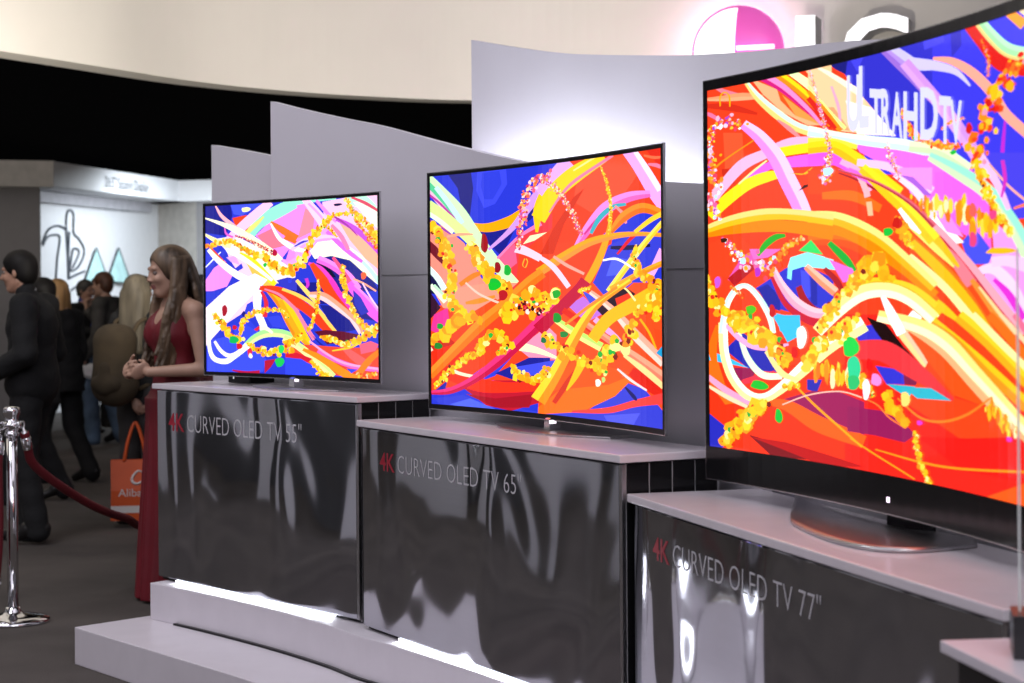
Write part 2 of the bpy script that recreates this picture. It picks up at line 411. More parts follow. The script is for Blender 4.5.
# led line behind the middle panel washing the tall one
for (x0, y0, x1, y1, z) in ((-.10, 7.14, .30, 6.46, 1.72), (.32, 6.44, .60, 5.90, 1.62)):
    a = area('backdrop_led', ((x0+x1)/2+.04, (y0+y1)/2+.02, z), ((x0+x1)/2+.20, (y0+y1)/2+.12, z+.5), .06, 46, (.90, .97, 1.0), math.hypot(x1-x0, y1-y0))
    d = Vector((.16, .10, .5)).normalized(); yv = Vector((x1-x0, y1-y0, 0)).normalized(); zv = -d; yv = (yv - zv*yv.dot(zv)).normalized(); xv = yv.cross(zv)
    a.rotation_euler = Matrix((xv, yv, zv)).transposed().to_euler()

# ------------------------------------------------------------------ televisions
TVS = [{'P0': (-1.264, 7.8), 'P1': (-0.483, 6.963), 'sag': 0.03, 'z0': 1.158, 'z1': 1.8585, 'pu': (0.01, 0.99), 'pz': (1.172, 1.848)}, {'P0': (-0.295, 6.739), 'P1': (0.434, 5.419), 'sag': 0.056, 'z0': 1.08, 'z1': 1.911, 'pu': (0.008, 0.992), 'pz': (1.096, 1.9)}, {'P0': (0.53, 5.195), 'P1': (1.02, 3.565), 'sag': 0.07, 'z0': 0.98, 'z1': 2.062, 'pu': (0.009, 0.991), 'pz': (1.068, 2.036)}]
ART = """
T 1
P 2f3fd6 -29 1104 1054 1043 1045 -34 -37 -92
P 1c1f96 -8 1005 144 1005 152 936 116 817 -9 841
P f8b0f0 491 757 617 796 689 845 752 791 725 757 634 726 589 666 508 589 436 563 437 724
P ffd8f2 2 222 57 310 158 426 297 493 287 407 158 321 57 252
P 1f2090 454 529 764 534 877 452 1020 400 1019 313 905 328 735 408 650 408 509 435
P fff2ea 64 801 169 815 291 747 397 680 512 597 512 562 414 528 308 565 203 640 116 725
P ffd8f0 116 744 229 685 308 601 307 529 202 567 133 679
P 4e60ee 140 1005 364 1005 249 958 205 933 161 944
P f89cf2 515 996 363 888 283 811 380 708 468 652 513 677
P f89cf2 457 1008 583 1009 689 863 608 797 509 757 456 803
P f99ab0 573 957 627 918 617 823 527 783
P fbd0ea 672 985 817 1001 1018 1004 1014 554 887 590 751 661 707 819 681 907
P ffc0a0 753 894 879 810 1015 704 1014 587 924 657 834 761
R a8f0dc 443 1001 471 944 506 1018 516 974 635 1014 638 988 753 1010 754 993
R c8f4e0 823 1018 812 968 927 1002 889 937 995 936 930 894 1022 866 974 844
P fdf6ea 853 973 926 968 999 905 1007 813 944 866
R a4f0da 227 830 268 794 288 920 332 862 418 989 451 923 505 1012 526 962
R e6f58a 220 844 241 818 285 892 300 874 329 925 335 918
P f04c24 152 922 231 936 275 897 230 840 169 875
R f57f30 376 893 368 882 445 856 423 824 534 801 511 764
R f57a30 468 822 444 785 523 768 513 754
P fb86a0 292 810 381 851 469 749 362 726
R ffd2f0 95 785 119 758 186 885 222 843 276 963 310 920 359 1023 387 986
R ffd8f6 579 1025 551 1004 648 951 606 921 715 871 664 837
R e89af0 643 1002 630 991 707 930 691 916 758 873 748 863
P e4b4f4 116 688 168 696 194 640 142 660
P 3a48dc 433 670 478 727 459 665
R ffc4d0 60 1003 54 999 98 945 84 932 159 890 144 870 209 849 199 834
R e86ad8 112 874 105 873 121 835 112 827 159 812 153 801
R fffbe0 -3 933 -5 926 77 907 70 889 177 868 161 836 285 801 263 767 390 722 369 693 441 671 424 651
R ffffff 444 786 432 768 515 742 503 718 574 719 569 702
R fff4c0 -2 837 -8 826 61 804 50 780 149 769 136 735
R ffffff 376 881 368 877 424 802 407 790 476 759 462 739 528 733 516 709
R f2cc60/ffe92a 198 718 190 709 275 675 236 639 346 601 287 547 405 530 369 490
R fffdf0 122 747 110 722 210 697 196 674 297 629 283 611 384 553 373 539
P 3844da 85 717 107 742 123 716 98 693
P 3844da 163 618 203 651 213 622 176 599
P f49cf4 -3 551 46 625 107 670 159 595 119 513 36 486 -3 486
P 3844da -6 720 37 690 68 680 2 579
R ffffff -7 628 -3 624 35 674 40 669 83 723 87 719
R f04a24 25 760 16 752 80 697 64 682 168 595 149 577
R fffbe8 24 745 8 730 91 674 70 649 195 594 175 559 298 548 282 510
P fff2fa -8 379 131 514 278 589 352 550 185 379 37 204 -6 144
P 3a48e0 232 407 264 426 277 379 240 321 286 265 304 218 240 235 185 254
P 1d1f90 199 350 213 369 231 345 213 326
P 3a3fcc 401 546 467 563 521 553 520 482 440 501
P 1f2292 634 665 724 679 851 659 959 555 1004 479 659 481
P 10103a 652 638 715 611 750 558 660 560
P fdfbe4 598 710 644 760 725 766 815 737 906 674 996 563 1009 504 923 572 833 651 724 679 625 665
R ccf0e4 856 697 846 688 951 613 933 599 1020 528 998 513
R f478e0/fb9cf2 652 684 634 645 735 646 712 609 833 584 795 547 899 501 855 470
R f04cd0 592 648 586 632 667 621 653 603 734 549 712 533 770 493 747 480
R f0501e 618 646 595 632 683 574 637 545 740 497 687 464
R fa6090 740 675 726 666 788 615 768 603 847 531 816 514
R d05ae0 758 894 748 876 852 850 834 825 937 787 912 763 1030 700 1001 675
R e07ae8 707 827 690 811 781 757 759 737 851 694 833 675 911 647 900 633
R f890c0 732 858 719 847 791 796 768 783 834 715 815 706
R ffb89a 852 553 848 543 916 526 911 517 989 483 983 475
R f86ae8 839 538 803 510 900 478 855 444 973 392 933 354 1039 355 1000 305
R ff9cf0 864 519 854 510 940 448 929 439 1007 379 994 368
R ffd8f4 910 525 903 521 958 446 950 441 1004 384 998 380
P 3036c0 849 488 896 444 943 364 896 346 858 408
R d63ad8 585 557 566 553 594 516 575 519 570 488 562 493
R ffffff 324 488 279 497 315 435 269 437 316 365 275 354 349 273 315 258
R e0304a 322 486 308 480 354 418 330 415 346 330 319 333
R e02a48 211 244 213 225 264 255 271 236 300 280 309 268
P 4052ea 157 263 212 292 304 237 239 169 166 148
P 3c4ce2 342 332 416 342 490 277 453 267 378 276
P 4458f0 7 183 120 214 239 150 340 86 321 10 5 -3
P 2c34b8 452 99 509 111 508 -1 470 7
P c01c40 331 76 396 88 367 40 330 1
R c01848 147 16 146 8 229 10 228 -7 302 18 303 0
R e6f6b0/b6eea0 202 159 220 138 266 225 287 190 347 261 353 214 448 257 438 212 534 221 520 186
R fffde0 304 279 304 251 345 276 337 255 383 244 374 232
R ffffff 24 222 8 221 30 137 9 131 55 88 38 65 108 80 112 48 158 111 173 88 232 169 246 149
R fff8e8 53 188 41 179 90 134 76 118 130 111 127 86 176 131 191 107 221 177 238 160
R e0304a 450 123 453 95 489 130 489 99 528 127 524 96
R f8961e/ffc61e 363 501 342 483 445 421 407 393 510 331 453 298 556 248 499 215
R ffb41e/ffd21e 459 449 410 422 518 349 461 317 578 238 531 207 606 190 577 166
R f0441e 308 514 304 490 386 515 374 469 469 492 439 434 546 444 511 389
R f0441e 450 496 420 449 525 449 493 403 621 383 584 340 707 299 666 261 772 210 751 191
R ffd86a 438 502 432 488 533 467 523 449 629 406 614 390 724 298 705 282 777 233 765 223
R fc90b0 335 500 332 492 421 470 413 457 498 405 485 391 535 368 522 355
R fc90b0 448 449 439 440 516 385 501 374 574 294 555 282 629 212 610 200
R ffe080 526 552 512 540 584 489 566 473 647 414 633 402
R ff4c1a 678 559 642 529 747 489 704 453 811 419 772 379 869 369 846 340
R f040c8 727 550 707 537 785 470 761 454 849 388 829 374
R ffd8dc/ffb090 596 476 592 449 678 474 660 432 769 416 739 381 885 316 849 286 908 255 882 242
P 1f2292 654 403 716 399 829 319 866 266 762 246 696 326
P 6a1030 620 252 686 262 790 255 885 240 828 202 695 181
P 2228a0 592 242 667 180 733 155 676 153
P f0503a 451 137 545 177 809 166 1009 173 1007 -11 732 10 591 68
R f86a6a 777 190 765 176 861 141 832 105 958 87 924 42
P f86a8a 885 186 952 206 999 190 980 154 894 133
R fff0b0/d8f0a0 451 228 433 195 538 185 513 149 633 112 605 80 744 15 719 -13
R ff9a1e 558 157 549 141 676 114 657 82 791 50 767 10 882 7 865 -26
R ff70d0 643 151 634 134 757 105 746 79 868 74 862 48 1019 64 1015 38
R ffb0dc 595 201 588 192 698 132 691 121 810 83 806 70 1009 61 1007 49
R ff8a1e 1018 146 999 165 955 89 927 111 889 7 859 27
P d8203a 451 118 516 129 610 96 581 76 451 99
P 3a50f0 451 99 544 93 619 50 665 7 450 -3
P 3a50e8 808 50 874 48 836 24
R ffd040 723 149 724 142 826 173 829 161 882 201 888 190
C yel -6 748 17 19 55 773 20 21 142 784 19 20 230 731 22 23 326 682 27 27 414 617 27 27 468 598 31 31 521 624 31 31
C red 169 815 7 7 239 790 8 8 318 746 11 11 388 707 12 12
R e8d4fa 485 732 497 712 567 783 577 758 679 800 681 779 762 785 761 775
R 4a3ad0 507 742 511 736 551 768 556 756 589 772 590 767
E 1a1a50 763 964 25 8
R e05070 847 1005 842 994 931 970 922 954 1012 917 1004 906
R b040b0 739 908 731 899 819 851 813 844 881 787 877 783
R ffb0e8 596 986 587 978 659 921 648 913 721 839 711 832
C yel 454 590 31 31 508 624 36 35 571 684 31 31 599 762 22 22 644 821 27 26 690 871 23 22 744 907 18 17 835 906 14 13
C yel 813 993 14 13 844 931 18 17 889 886 27 25 943 833 27 25 988 763 32 29
C org 862 879 9 8 925 800 14 13 997 713 18 17
C yel 707 844 14 13 734 809 14 13 761 782 6 6
C yel 792 626 18 17 791 557 23 21 804 486 18 17
C yel 48 349 20 21 93 281 29 31 139 214 32 34 202 187 23 24
C yel 194 235 18 19 212 302 23 24 268 350 20 21 342 369 19 19 426 370 17 17 472 333 14 14
C yel 239 169 11 11 303 132 28 28 368 125 28 28 433 145 28 28 499 147 23 23
C yel 646 544 9 9 645 435 14 14 621 334 14 14 592 260 17 17
C yel 793 542 19 18 811 462 24 22 848 381 19 18 895 302 24 22 943 267 29 26
C yel 667 225 19 18 724 209 28 27 799 184 28 27 885 213 29 27 981 268 33 31 1010 304 29 26
C yel 600 86 14 14 666 16 24 23 722 -8 19 18
C org 855 16 19 18 931 11 19 18 988 32 19 18
C yel 451 174 28 28 507 203 28 28 564 232 23 23
E 16c060 157 195 27 25
E 1ed060 419 70 26 28
E 30e070 429 145 17 26
E b01c30 106 368 15 37
E d81c30 188 156 17 19
E d81c30 162 268 13 15
E c01040 395 707 14 22
E 20c850 339 637 11 13
E 3a48e0 481 540 11 12
E ff7040 914 564 16 22
E fff7c0 231 968 25 15
E e03050 248 121 13 29
E fff0e0 252 102 11 15
T 2
P 2c3cd8 -57 1169 1086 1032 1075 -63 -67 -211
P 1b1c86 70 1010 171 1004 180 933 165 812 133 833 115 939
P f0461f 458 1023 1019 1018 1017 777 850 782 704 683 559 604 454 580
P ee4a22 -15 423 533 526 530 130 238 119 -18 52
P f2561f 454 527 1023 521 1018 -41 449 -115
P 4250ee 199 1006 320 1002 324 938 272 860 225 845 193 922
P 3444de 217 995 292 996 301 940 263 879 226 882 212 939
P 1c2096 188 745 365 767 298 639 252 686
R ffb400 51 805 49 796 143 792 140 769 233 780 235 743 320 801 335 757 361 820 389 777 410 846 434 816
P f89a88 -14 804 50 781 141 701 196 577 251 483 -16 485
P f0404a 270 612 383 726 517 806 514 483 325 483
P f04a2a 373 645 516 745 514 483 353 483
P ff6a9a 280 630 355 691 364 609 317 574
R d8f5c8 2 1010 -26 987 63 943 21 909 140 853 89 816 203 753 153 719 281 637 241 606 371 534 336 504
R 5ed4a0 0 976 -16 962 43 925 22 909 98 844 76 829 129 781 117 774
R f0c8e0 -2 944 -13 935 39 894 25 883 85 833 71 822
R c43fb0 -6 929 -12 922 45 881 38 875 108 809 102 804
R cfe6ee 31 957 17 946 87 881 69 869 142 792 123 780
R dff0a0 3 895 -29 850 67 842 34 798 137 774 109 742 191 712 165 686
R e8ffe0 -8 851 -18 836 47 809 35 793 101 757 90 743
R a03fb8 -8 817 -12 811 43 781 38 773 88 744 84 738
R 7a1428 -1 717 -21 698 35 680 8 655 73 627 52 609
P 10104a -12 581 30 542 57 484 -12 484
R e0f4f0 -3 609 -20 592 40 559 20 544 77 491 55 478
R ff8a1e 116 530 126 514 172 569 182 549 221 582 226 570
R f4b090 67 737 69 728 122 746 123 733 178 740 178 733
R d9a6ee 239 673 246 664 337 763 355 747 425 879 457 851 497 957 539 918
P 1e2294 403 770 460 810 498 878 465 863 412 805
R f58ac0 276 634 283 627 370 722 378 712 464 773 474 758
R ffd21a 444 732 455 730 437 828 482 810 481 926 554 879
P fff0c8 389 685 421 719 495 729 440 698
R ffd8e6 367 691 352 654 428 662 413 634 522 608 508 585
R ffc040 399 626 395 627 390 600 386 600 398 592 401 589 407 613 411 612 401 625 406 627
P f04a22 493 676 782 704 761 598 683 516 577 465 454 465 455 607
P f65a38 639 993 872 998 891 915 832 848 686 794 609 842
P d83818 464 642 522 745 609 859 658 889 570 759 521 640
P 3b3fd8 458 1014 548 1008 524 954 457 890
R e3b5f2 440 907 474 874 505 968 543 931 568 1027 615 979
R ffd91f 428 802 484 766 496 903 551 857 598 977 641 920 733 1021 758 982
R f58ab0 501 809 507 805 596 917 605 907 780 1006 788 996
R fff0a0 609 965 612 960 685 999 689 993 715 1008 718 1002
P e0301e 921 1015 1011 1019 1010 918 979 945
R f87a50 922 987 920 980 970 975 969 964 1011 971 1011 965
R fa8ab0 941 953 939 946 982 947 977 934 1014 930 1008 921
R f4b4f6 858 1018 828 1001 925 957 877 935 998 863 939 840 1034 793 991 777
R ffe8ff 890 1008 874 1001 951 930 929 921 1004 854 982 845
R f070c8/fa9ae4 609 667 625 657 659 748 692 723 737 825 770 786 844 857 858 820 947 854 951 830
R d8389a 653 714 659 709 710 771 719 762 779 816 786 807
R 3fb8c8 679 717 691 710 716 777 732 764 778 815 787 800 840 818 842 808
R fca0a0 796 813 789 808 838 778 824 772 845 743 836 741
R f07a1a/ff9a2a 765 719 779 707 818 782 844 752 907 812 912 775 994 786 981 757 1025 763 1009 745
P 3d46d8 762 664 889 707 1016 715 1015 606 927 561 848 506 750 465 693 524 732 599
P 5a6af0 781 622 868 603 829 555 751 548
R 1a1650 772 661 771 650 849 661 850 643 947 661 948 651
R e01c30 797 632 804 627 854 689 865 679 886 702 891 695
R f8b8f0 923 535 949 524 988 645 1023 630
R ffb01e 622 489 647 476 698 606 728 593 752 717 773 711 766 780 779 778
R f0a040/ffb01e 444 582 464 552 550 641 569 610 669 693 681 664 789 710 794 687 898 708 899 692 1012 696 1011 682
R ffd63a 874 713 884 702 942 754 954 739 1007 778 1017 762
R ffd63a/ffe86a 750 497 770 484 858 618 879 604 938 694 957 681 1004 749 1020 736
R ffd8e8 460 640 450 627 530 595 512 580 596 514 578 502
R ffb0a0 525 635 518 627 582 600 574 589 657 563 652 554
R ffffff 737 612 737 605 802 615 799 607 880 573 876 568
R 18b030 875 612 862 610 884 588 868 585
R ff9a1e/ffb62e 764 508 776 489 862 552 874 533 941 582 952 563 1010 604 1020 585
P 3a0f30 -9 503 41 423 -2 373
P f8a48c 13 493 242 530 367 528 193 386 50 423
P f4551f 174 405 270 463 318 435 192 357
R e8f4e0 6 529 -8 516 67 454 53 441
R c8f0d0 17 527 9 518 73 466 66 459
P e838a0 -2 323 13 393 69 423 78 354 21 313
R ff9a30 144 449 146 438 200 464 205 442 268 478 271 467
R ffd0c0 148 534 143 528 205 486 200 478 291 448 287 439
P f8a0c0 365 258 493 354 532 319 531 220 413 223
P d02a1a -2 283 59 305 106 267 11 194
P 3a46dc 124 101 268 211 336 219 267 139 162 94
P 2024a0 267 149 413 223 504 227 504 155 403 111
P 4a55e8 355 182 531 220 530 175 413 149
P 3a46d8 5 24 133 48 266 1 285 -20 142 -14 38 1
P 5a70f0 76 4 161 36 266 1 190 -20
P 2a2fb0 67 107 10 54 57 67
P c81a34 114 91 267 120 530 139 451 41 334 -2 228 12
R ff3a1e 82 147 71 108 206 125 194 68 335 116 334 74 529 139 531 103
P b01428 142 54 267 44 432 76 412 19 266 6
P 3a48dc 266 -22 373 11 529 -1 529 -42 285 -39
P fa6c1c 441 -10 530 76 529 -24
R ffe8d0 -3 256 -11 250 24 218 17 210 99 155 92 142 183 136 179 123
P e83010 2 233 96 266 134 238 67 147 11 124
R f5801a/ff9a2c -21 136 5 109 81 252 111 222 195 373 227 338 312 469 343 434 400 545 431 510 461 585 488 551
R fff6d0 380 286 370 249 456 264 449 241 533 233 529 224
R d01a50/f23a88 -9 55 -8 40 73 75 80 49 163 128 180 100 264 213 291 181 368 312 401 280 513 454 552 418
P c87ae0 581 436 650 472 730 403 660 371
P 4858e0 641 498 710 463 690 429
P 2a0c24 710 420 821 514 881 481 749 386
P e83818 790 464 861 489 880 431 810 404
R c8143f 432 354 473 316 524 434 559 402 613 514 649 483 641 547 681 520
P 4048d8 677 40 838 153 918 135 1003 61 1003 -19 459 -26 450 5 657 25
P 5c64ea 736 20 897 46 866 -3 756 -8
P ff7a1a 450 23 558 114 757 147 888 190 787 98 637 23 449 -5
P f2601a 450 78 599 215 758 207 878 189 757 138 558 105
R d83a20 510 52 527 43 568 139 589 127 622 202 635 195
R ffb0e0 708 394 691 377 798 328 780 311 823 299 814 291
R e02a18 568 428 554 409 689 363 670 337 800 308 778 279
R f58c70/ffb090 667 376 652 358 767 320 750 298 890 262 867 233 1018 198 991 167
R e02a18 870 211 846 182 946 182 911 138 1018 144 990 108
R f0501c 916 378 864 351 968 301 951 236 962 357 1020 345
R ffdcd0/ffb8a0 687 496 674 483 790 430 769 412 896 344 863 317 1020 247 991 222
R ffe0a0 833 258 824 248 917 217 901 199 1012 158 996 142
R ffe0e0 800 204 795 198 861 167 854 159 930 134 926 128
R e6f29a/c8e878 538 387 524 368 629 340 610 313 738 294 719 263
R ffc21a 669 319 708 294 741 404 777 369 845 460 876 418 994 530 1021 495
R fff0b0 802 517 799 511 843 500 838 495 884 458 877 453
R ffb81a 904 392 896 387 945 343 936 339 974 287 966 284
R ffc81a 571 103 576 100 597 158 619 148 631 233 666 219
R ff4a46 597 25 597 17 755 53 758 31 874 92 880 67 1000 129 1008 90
P 20a8d8 970 269 1006 303 1005 251
R 1c1c70 835 138 829 133 874 110 861 100 886 92 879 88
R f8a020/ffdc3a 421 65 479 36 494 168 545 144 568 286 611 266 643 394 676 375 721 464 739 446 855 538 867 524
R ff9a30 567 364 573 357 676 442 684 432 798 510 803 502
C pnk 510 956 19 18 451 944 22 20 408 885 21 20 384 780 17 16 369 672 14 14
C yel -5 785 27 29 49 724 37 38 76 637 27 29 94 522 32 33
C yelb 169 690 23 23 210 614 37 37 270 538 37 37 325 492 33 32
C yel 169 690 23 23 210 614 32 33 270 538 33 32 325 492 28 27
C pnk 467 942 12 11 524 910 13 12 580 836 11 10 609 782 12 11 646 707 10 8
C yel 731 966 5 4 754 905 9 7 773 829 10 8 773 771 10 8 767 705 7 6
C yel 888 658 12 10 878 595 24 20 926 537 34 28 995 505 34 27
C yel 79 512 28 30 98 433 28 29 145 395 43 44 183 385 33 34
C yelb 2 283 28 30 68 315 38 39 126 375 43 44
C yel 20 79 11 12 67 137 17 18 134 199 19 20 201 241 24 24 259 320 34 33 326 265 29 28 278 235 19 19
C yel 335 181 19 19 383 147 27 26 442 132 24 23 491 172 25 23
C yel 308 378 39 38 396 463 54 51 483 445 54 50 533 499 44 41
C red 366 426 24 23 434 426 29 28 483 408 20 18
C yel 708 212 35 30 788 268 45 38 849 321 40 34 870 372 30 25
C yel 629 225 30 26 688 202 30 26 748 189 25 21
C yel 890 406 20 17 941 448 35 29 992 472 46 36 981 391 25 20
C yel 481 317 25 23 540 274 30 27 609 242 30 27
C yel 453 463 20 18 512 463 20 18
C yel 461 152 20 18 490 181 20 18
C yel 631 490 10 9 681 507 15 13
E a81420 227 697 15 43
E a01420 282 593 13 26
E 18c23a 269 525 26 26
E 20b840 324 581 15 25
E 16c830 265 514 25 19
E 18a838 38 342 13 14
E 209030 30 256 17 16
E 30c040 251 308 10 11
E 208050 477 296 12 13
E c01c28 304 477 19 25
E 18a030 536 387 18 22
E 2a9040 565 322 18 14
E 20c040 768 262 10 12
E 20b030 534 481 18 18
E fff4e8 713 142 12 16
E c8e080 737 156 8 12
T 3
P f4461e -29 1613 1162 1179 1147 -153 -46 -489
P 4440e6 474 1174 983 1035 980 664 470 717
P 3836d0 354 1057 671 1052 668 779 560 804 437 936
P f66034 47 876 105 868 110 779 52 775
P f070ea 602 748 766 717 828 631 834 521 757 557 601 662
P ee4a20 -3 565 81 601 137 548 99 477 -4 473
P f43a14 -35 227 466 256 463 -52 -38 -135
P f2281a 409 377 981 388 976 -39 404 -160
P 1e1f84 340 1025 427 1030 416 969 388 986
P 4c4ae6 423 1014 479 1019 451 968
P 3a34c8 720 1042 751 1034 754 968 726 947
P 5450f0 641 1033 698 1036 705 985 647 981
P d23018 41 776 87 771 81 730 46 738
R d8321a -7 964 -7 953 67 954 63 934 152 916 150 909
R f48aa0 15 1016 12 1012 56 994 51 982 113 970 110 961
R ffb88a/ffa878 -7 981 -7 973 47 979 49 963 105 977 106 956 169 961 169 951
R ff80b0 -6 943 -9 936 16 933 10 924 44 911 40 905
P ffc090 132 1011 209 969 278 908 345 854 300 861 226 906 169 961
P f4601e 209 974 278 908 323 867 266 890 221 937
P ffa850 226 951 300 890 345 854 266 890
R d8208a 156 1021 148 1009 215 986 204 972 261 946 249 937 331 873 326 869
R ff9ad8 175 1023 164 1011 237 975 227 966 305 908 296 902 348 856 342 852
R e02a1a 280 954 276 951 329 905 317 897 380 849 367 841
R f59a1a/ffe01a 211 1023 196 1008 275 971 259 957 332 917 314 905 382 857 365 847
R f0ffc8 250 1019 238 1007 321 966 304 951 385 905 364 890
P ffd6a4 290 1009 375 1007 374 907 324 969
R ffdf8a/dcf8e4 116 1015 107 1010 160 964 143 953 218 913 200 895 272 873 259 853 327 849 318 827 378 832 369 806
R ff9aa0 213 889 210 886 253 862 244 854 285 830 280 826
R ffc2e2 -6 692 17 674 28 733 52 713 94 793 115 766 167 815 180 790 238 834 247 809 299 832 300 812 374 818 373 806
R ffe81f 176 807 182 785 222 814 228 789 298 815 301 790 372 810 374 786
R f76af0 188 778 193 758 223 784 227 759 298 786 300 755 373 779 374 750
R f76ae8 95 732 101 725 144 766 156 747 197 783 206 765
R ffe61e -7 657 16 635 40 698 63 672 113 740 129 712 180 755 189 728 223 750 226 735
R fff0b0 91 731 94 727 137 763 140 758 178 786 180 782
R f59cf5/ffd4f6 117 900 99 882 171 861 142 840 228 798 187 779 265 733 218 717 296 675 249 660 314 633 268 620
R ff9a1a -8 765 -3 759 51 803 54 799 141 846 143 843
P ffc01e 236 745 282 735 317 752 299 736
R ffb400 37 951 41 951 37 979 41 977 53 989 53 985 69 974 64 974 70 945 66 946
P 401010 272 694 290 708 319 710 293 700
P ffd6aa 305 1020 353 995 437 939 560 799 449 820 394 833 353 904 304 966
P fff2de 305 1020 367 987 450 931 471 896 402 948
P ffb080 353 898 387 840 429 828 380 894
R ffb4d0 377 948 371 947 399 892 390 891 404 838 397 838
P fff4ec 415 905 491 876 563 797 449 817
R e0ffa0 307 961 301 959 358 901 347 895 418 838 411 834
R ff9a1a 308 950 300 946 361 891 344 882 406 835 396 829
R e02a20 309 933 298 927 360 879 345 870 390 842 383 838
R a878dc/c09cec 524 1022 510 1012 586 974 563 958 634 925 610 912 680 874 658 862
R d4ccf6 543 1023 533 1013 595 986 582 973 634 959 625 940 670 953 670 930
P f47af0 435 807 607 776 675 746 674 652 599 669 518 738 456 773
R d8f5e8/eefce8 306 859 300 833 396 830 391 808 493 807 489 782 590 786 584 760 672 758 664 736
R ffe84a 303 828 302 816 381 816 378 802 451 791 447 780
R f060e8 303 792 302 756 385 780 374 751 447 730 436 717
R ffc81a/ffe01f 302 816 303 786 384 809 375 780 462 765 436 738 531 712 504 686 584 673 560 649
R ffd0ee 450 757 447 740 534 740 528 722 606 710 593 693 675 666 659 650
P f2501e 302 744 372 742 441 706 476 669 302 684
R ffb8e0 404 762 396 751 456 733 441 723 492 677 474 671
R b02030 394 730 392 727 450 708 447 703 533 668 528 661
R ffb03a 867 1032 854 1023 939 976 920 963
R f4e0c0 899 1027 891 1021 954 983 944 976
R e01c14 779 1025 752 1015 825 973 796 960 878 921 854 894 953 899 943 862
R f0dc90 790 1017 783 1014 836 964 828 960 883 924 877 917 950 897 947 889
R b4f0b8/c8f4d0 809 1022 792 1016 848 978 830 969 893 940 880 923 952 918 945 898
R ffb4a0 673 959 672 953 729 946 722 932 791 910 773 897 849 856 826 846 889 803 868 792 956 748 937 736
R d8d0ff 599 975 595 951 686 947 680 927 744 917 735 907 780 876 776 874
R e0b0f2/d8a0ec 602 970 577 958 689 875 661 862 740 818 709 805 789 756 758 744 844 680 814 669
R c830d8 878 785 872 786 873 726 862 728 872 675 862 676
P f078e8 609 749 702 732 759 697 609 703
R d8f5c0/e8f8d0 604 779 600 757 694 759 682 736 781 706 765 687
P 5048e4 815 727 946 711 945 582 897 580 863 644
P 5058e8 750 541 786 571 834 521 841 490 771 492
P f8a8f0 835 584 910 534 944 517 943 348 915 352 847 417 813 464 841 521
P ffffff 608 667 658 640 715 575 757 540 722 537 658 601
P ff9ae8 658 629 715 603 757 551 708 565
P f4541c 601 628 736 536 847 417 942 338 598 324
R d8f0c8/a8ecd8 665 746 654 731 755 704 734 681 836 656 807 635 893 599 860 584 936 544 899 532 960 492 928 483
R f0c8f4 813 728 789 719 859 664 840 658 890 603 877 600
R ffc0a0 831 703 827 701 886 651 882 648 947 608 943 605
R ff8a4a 896 605 898 601 944 615 947 608
R d838c8 872 705 862 705 879 663 868 664 866 628 860 629
R fcd8f8 782 479 787 466 837 493 831 471 888 466 863 450 923 423 895 412 948 377 923 368
R f8d0f8 833 506 835 485 885 508 880 485 950 497 938 468
R e238d8 844 462 837 456 890 432 873 423 931 382 914 373
R 8848e0 819 462 807 456 855 421 839 413 886 379 877 374
R f0b0c0 604 642 597 637 694 574 679 564 781 498 761 485 859 424 835 410 934 355 910 340
R d03a50 602 629 599 627 689 559 684 556 775 480 767 476 851 404 842 399 914 350 903 343
R ff8a9a 684 548 674 540 740 510 717 497 792 456 763 441
R ffc81f 611 621 590 606 691 552 667 536 745 489 740 485
R ffe87a 605 592 595 584 678 538 665 528 730 489 726 486
R f07a1e 607 565 593 553 696 501 676 486 768 439 745 426 840 356 811 341
R ffc41a 615 553 599 541 712 479 688 463 792 404 761 386 840 346 811 331
R fff0b0 606 521 593 511 708 450 691 437 800 367 781 355 820 343 803 333
R ee4a1a 609 493 590 476 695 435 675 419 787 349 765 335
R ffcc20 610 456 588 433 699 407 671 381 769 352 741 330
R fff4b8 604 421 593 409 694 375 675 357 731 342 709 327
R ffffff 609 391 588 371 668 354 644 332
R ff9a3a 783 462 772 456 842 406 824 397 890 350 872 341
R ffd9a0 801 445 796 442 851 399 843 394 905 349 898 344
R f07a1e 344 685 344 667 438 680 431 656 522 639 512 622
R ffc0c8 462 714 449 710 481 684 464 680 488 663 470 660
R ffc8a0 491 650 474 650 495 616 480 616
R f070e0 425 739 417 727 517 694 504 680 576 638 567 631
P f8a0f0 552 724 668 712 667 659 620 679
P b868e0 572 706 613 696 667 649 633 651
R ffd01f/ffe62a 473 742 452 726 552 681 524 660 621 623 591 603 688 558 657 539
R ffffff 576 629 567 624 612 593 599 585 635 568 630 564
R ffe0f0 563 711 554 703 627 668 612 658 684 606 662 595
R c03048/e06a80 394 738 392 734 484 707 481 701 554 673 549 666 617 635 608 628 679 584 667 576
P e02c16 536 488 598 481 665 412 664 370 583 422
R f05a1a/f07a1a 301 577 300 553 417 577 408 544 528 533 503 500 611 477 584 453 686 418 657 395
R ff9400 303 622 299 587 382 611 373 577 457 585 437 555 548 531 525 506 622 480 600 460 684 432 660 413
R ffc01a/ffe890 302 640 300 611 382 633 374 602 456 608 439 578 527 570 505 546 596 519 572 499 682 452 661 434
R ff9200 -11 608 -7 587 67 622 71 593 162 627 163 594 257 618 253 587 381 598 374 562
R ffc81a/ffe08a -13 619 -5 599 65 644 73 616 161 656 164 625 256 649 254 620 380 628 375 598
R f060c0 58 469 65 463 108 532 128 510 158 548 165 536
P f878d0 124 550 220 546 180 525 137 521
R 2ab82a 146 534 153 529 168 567 181 554 201 586 209 571 232 585 234 577
R 18b83a 369 561 358 552 421 520 403 508 449 480 444 477
P 3ae070 273 540 310 566 346 527
R c01c24 58 471 78 449 96 499 114 476 132 511 141 497
P 3038d2 142 443 235 496 297 500 376 467 376 401 283 373 210 388
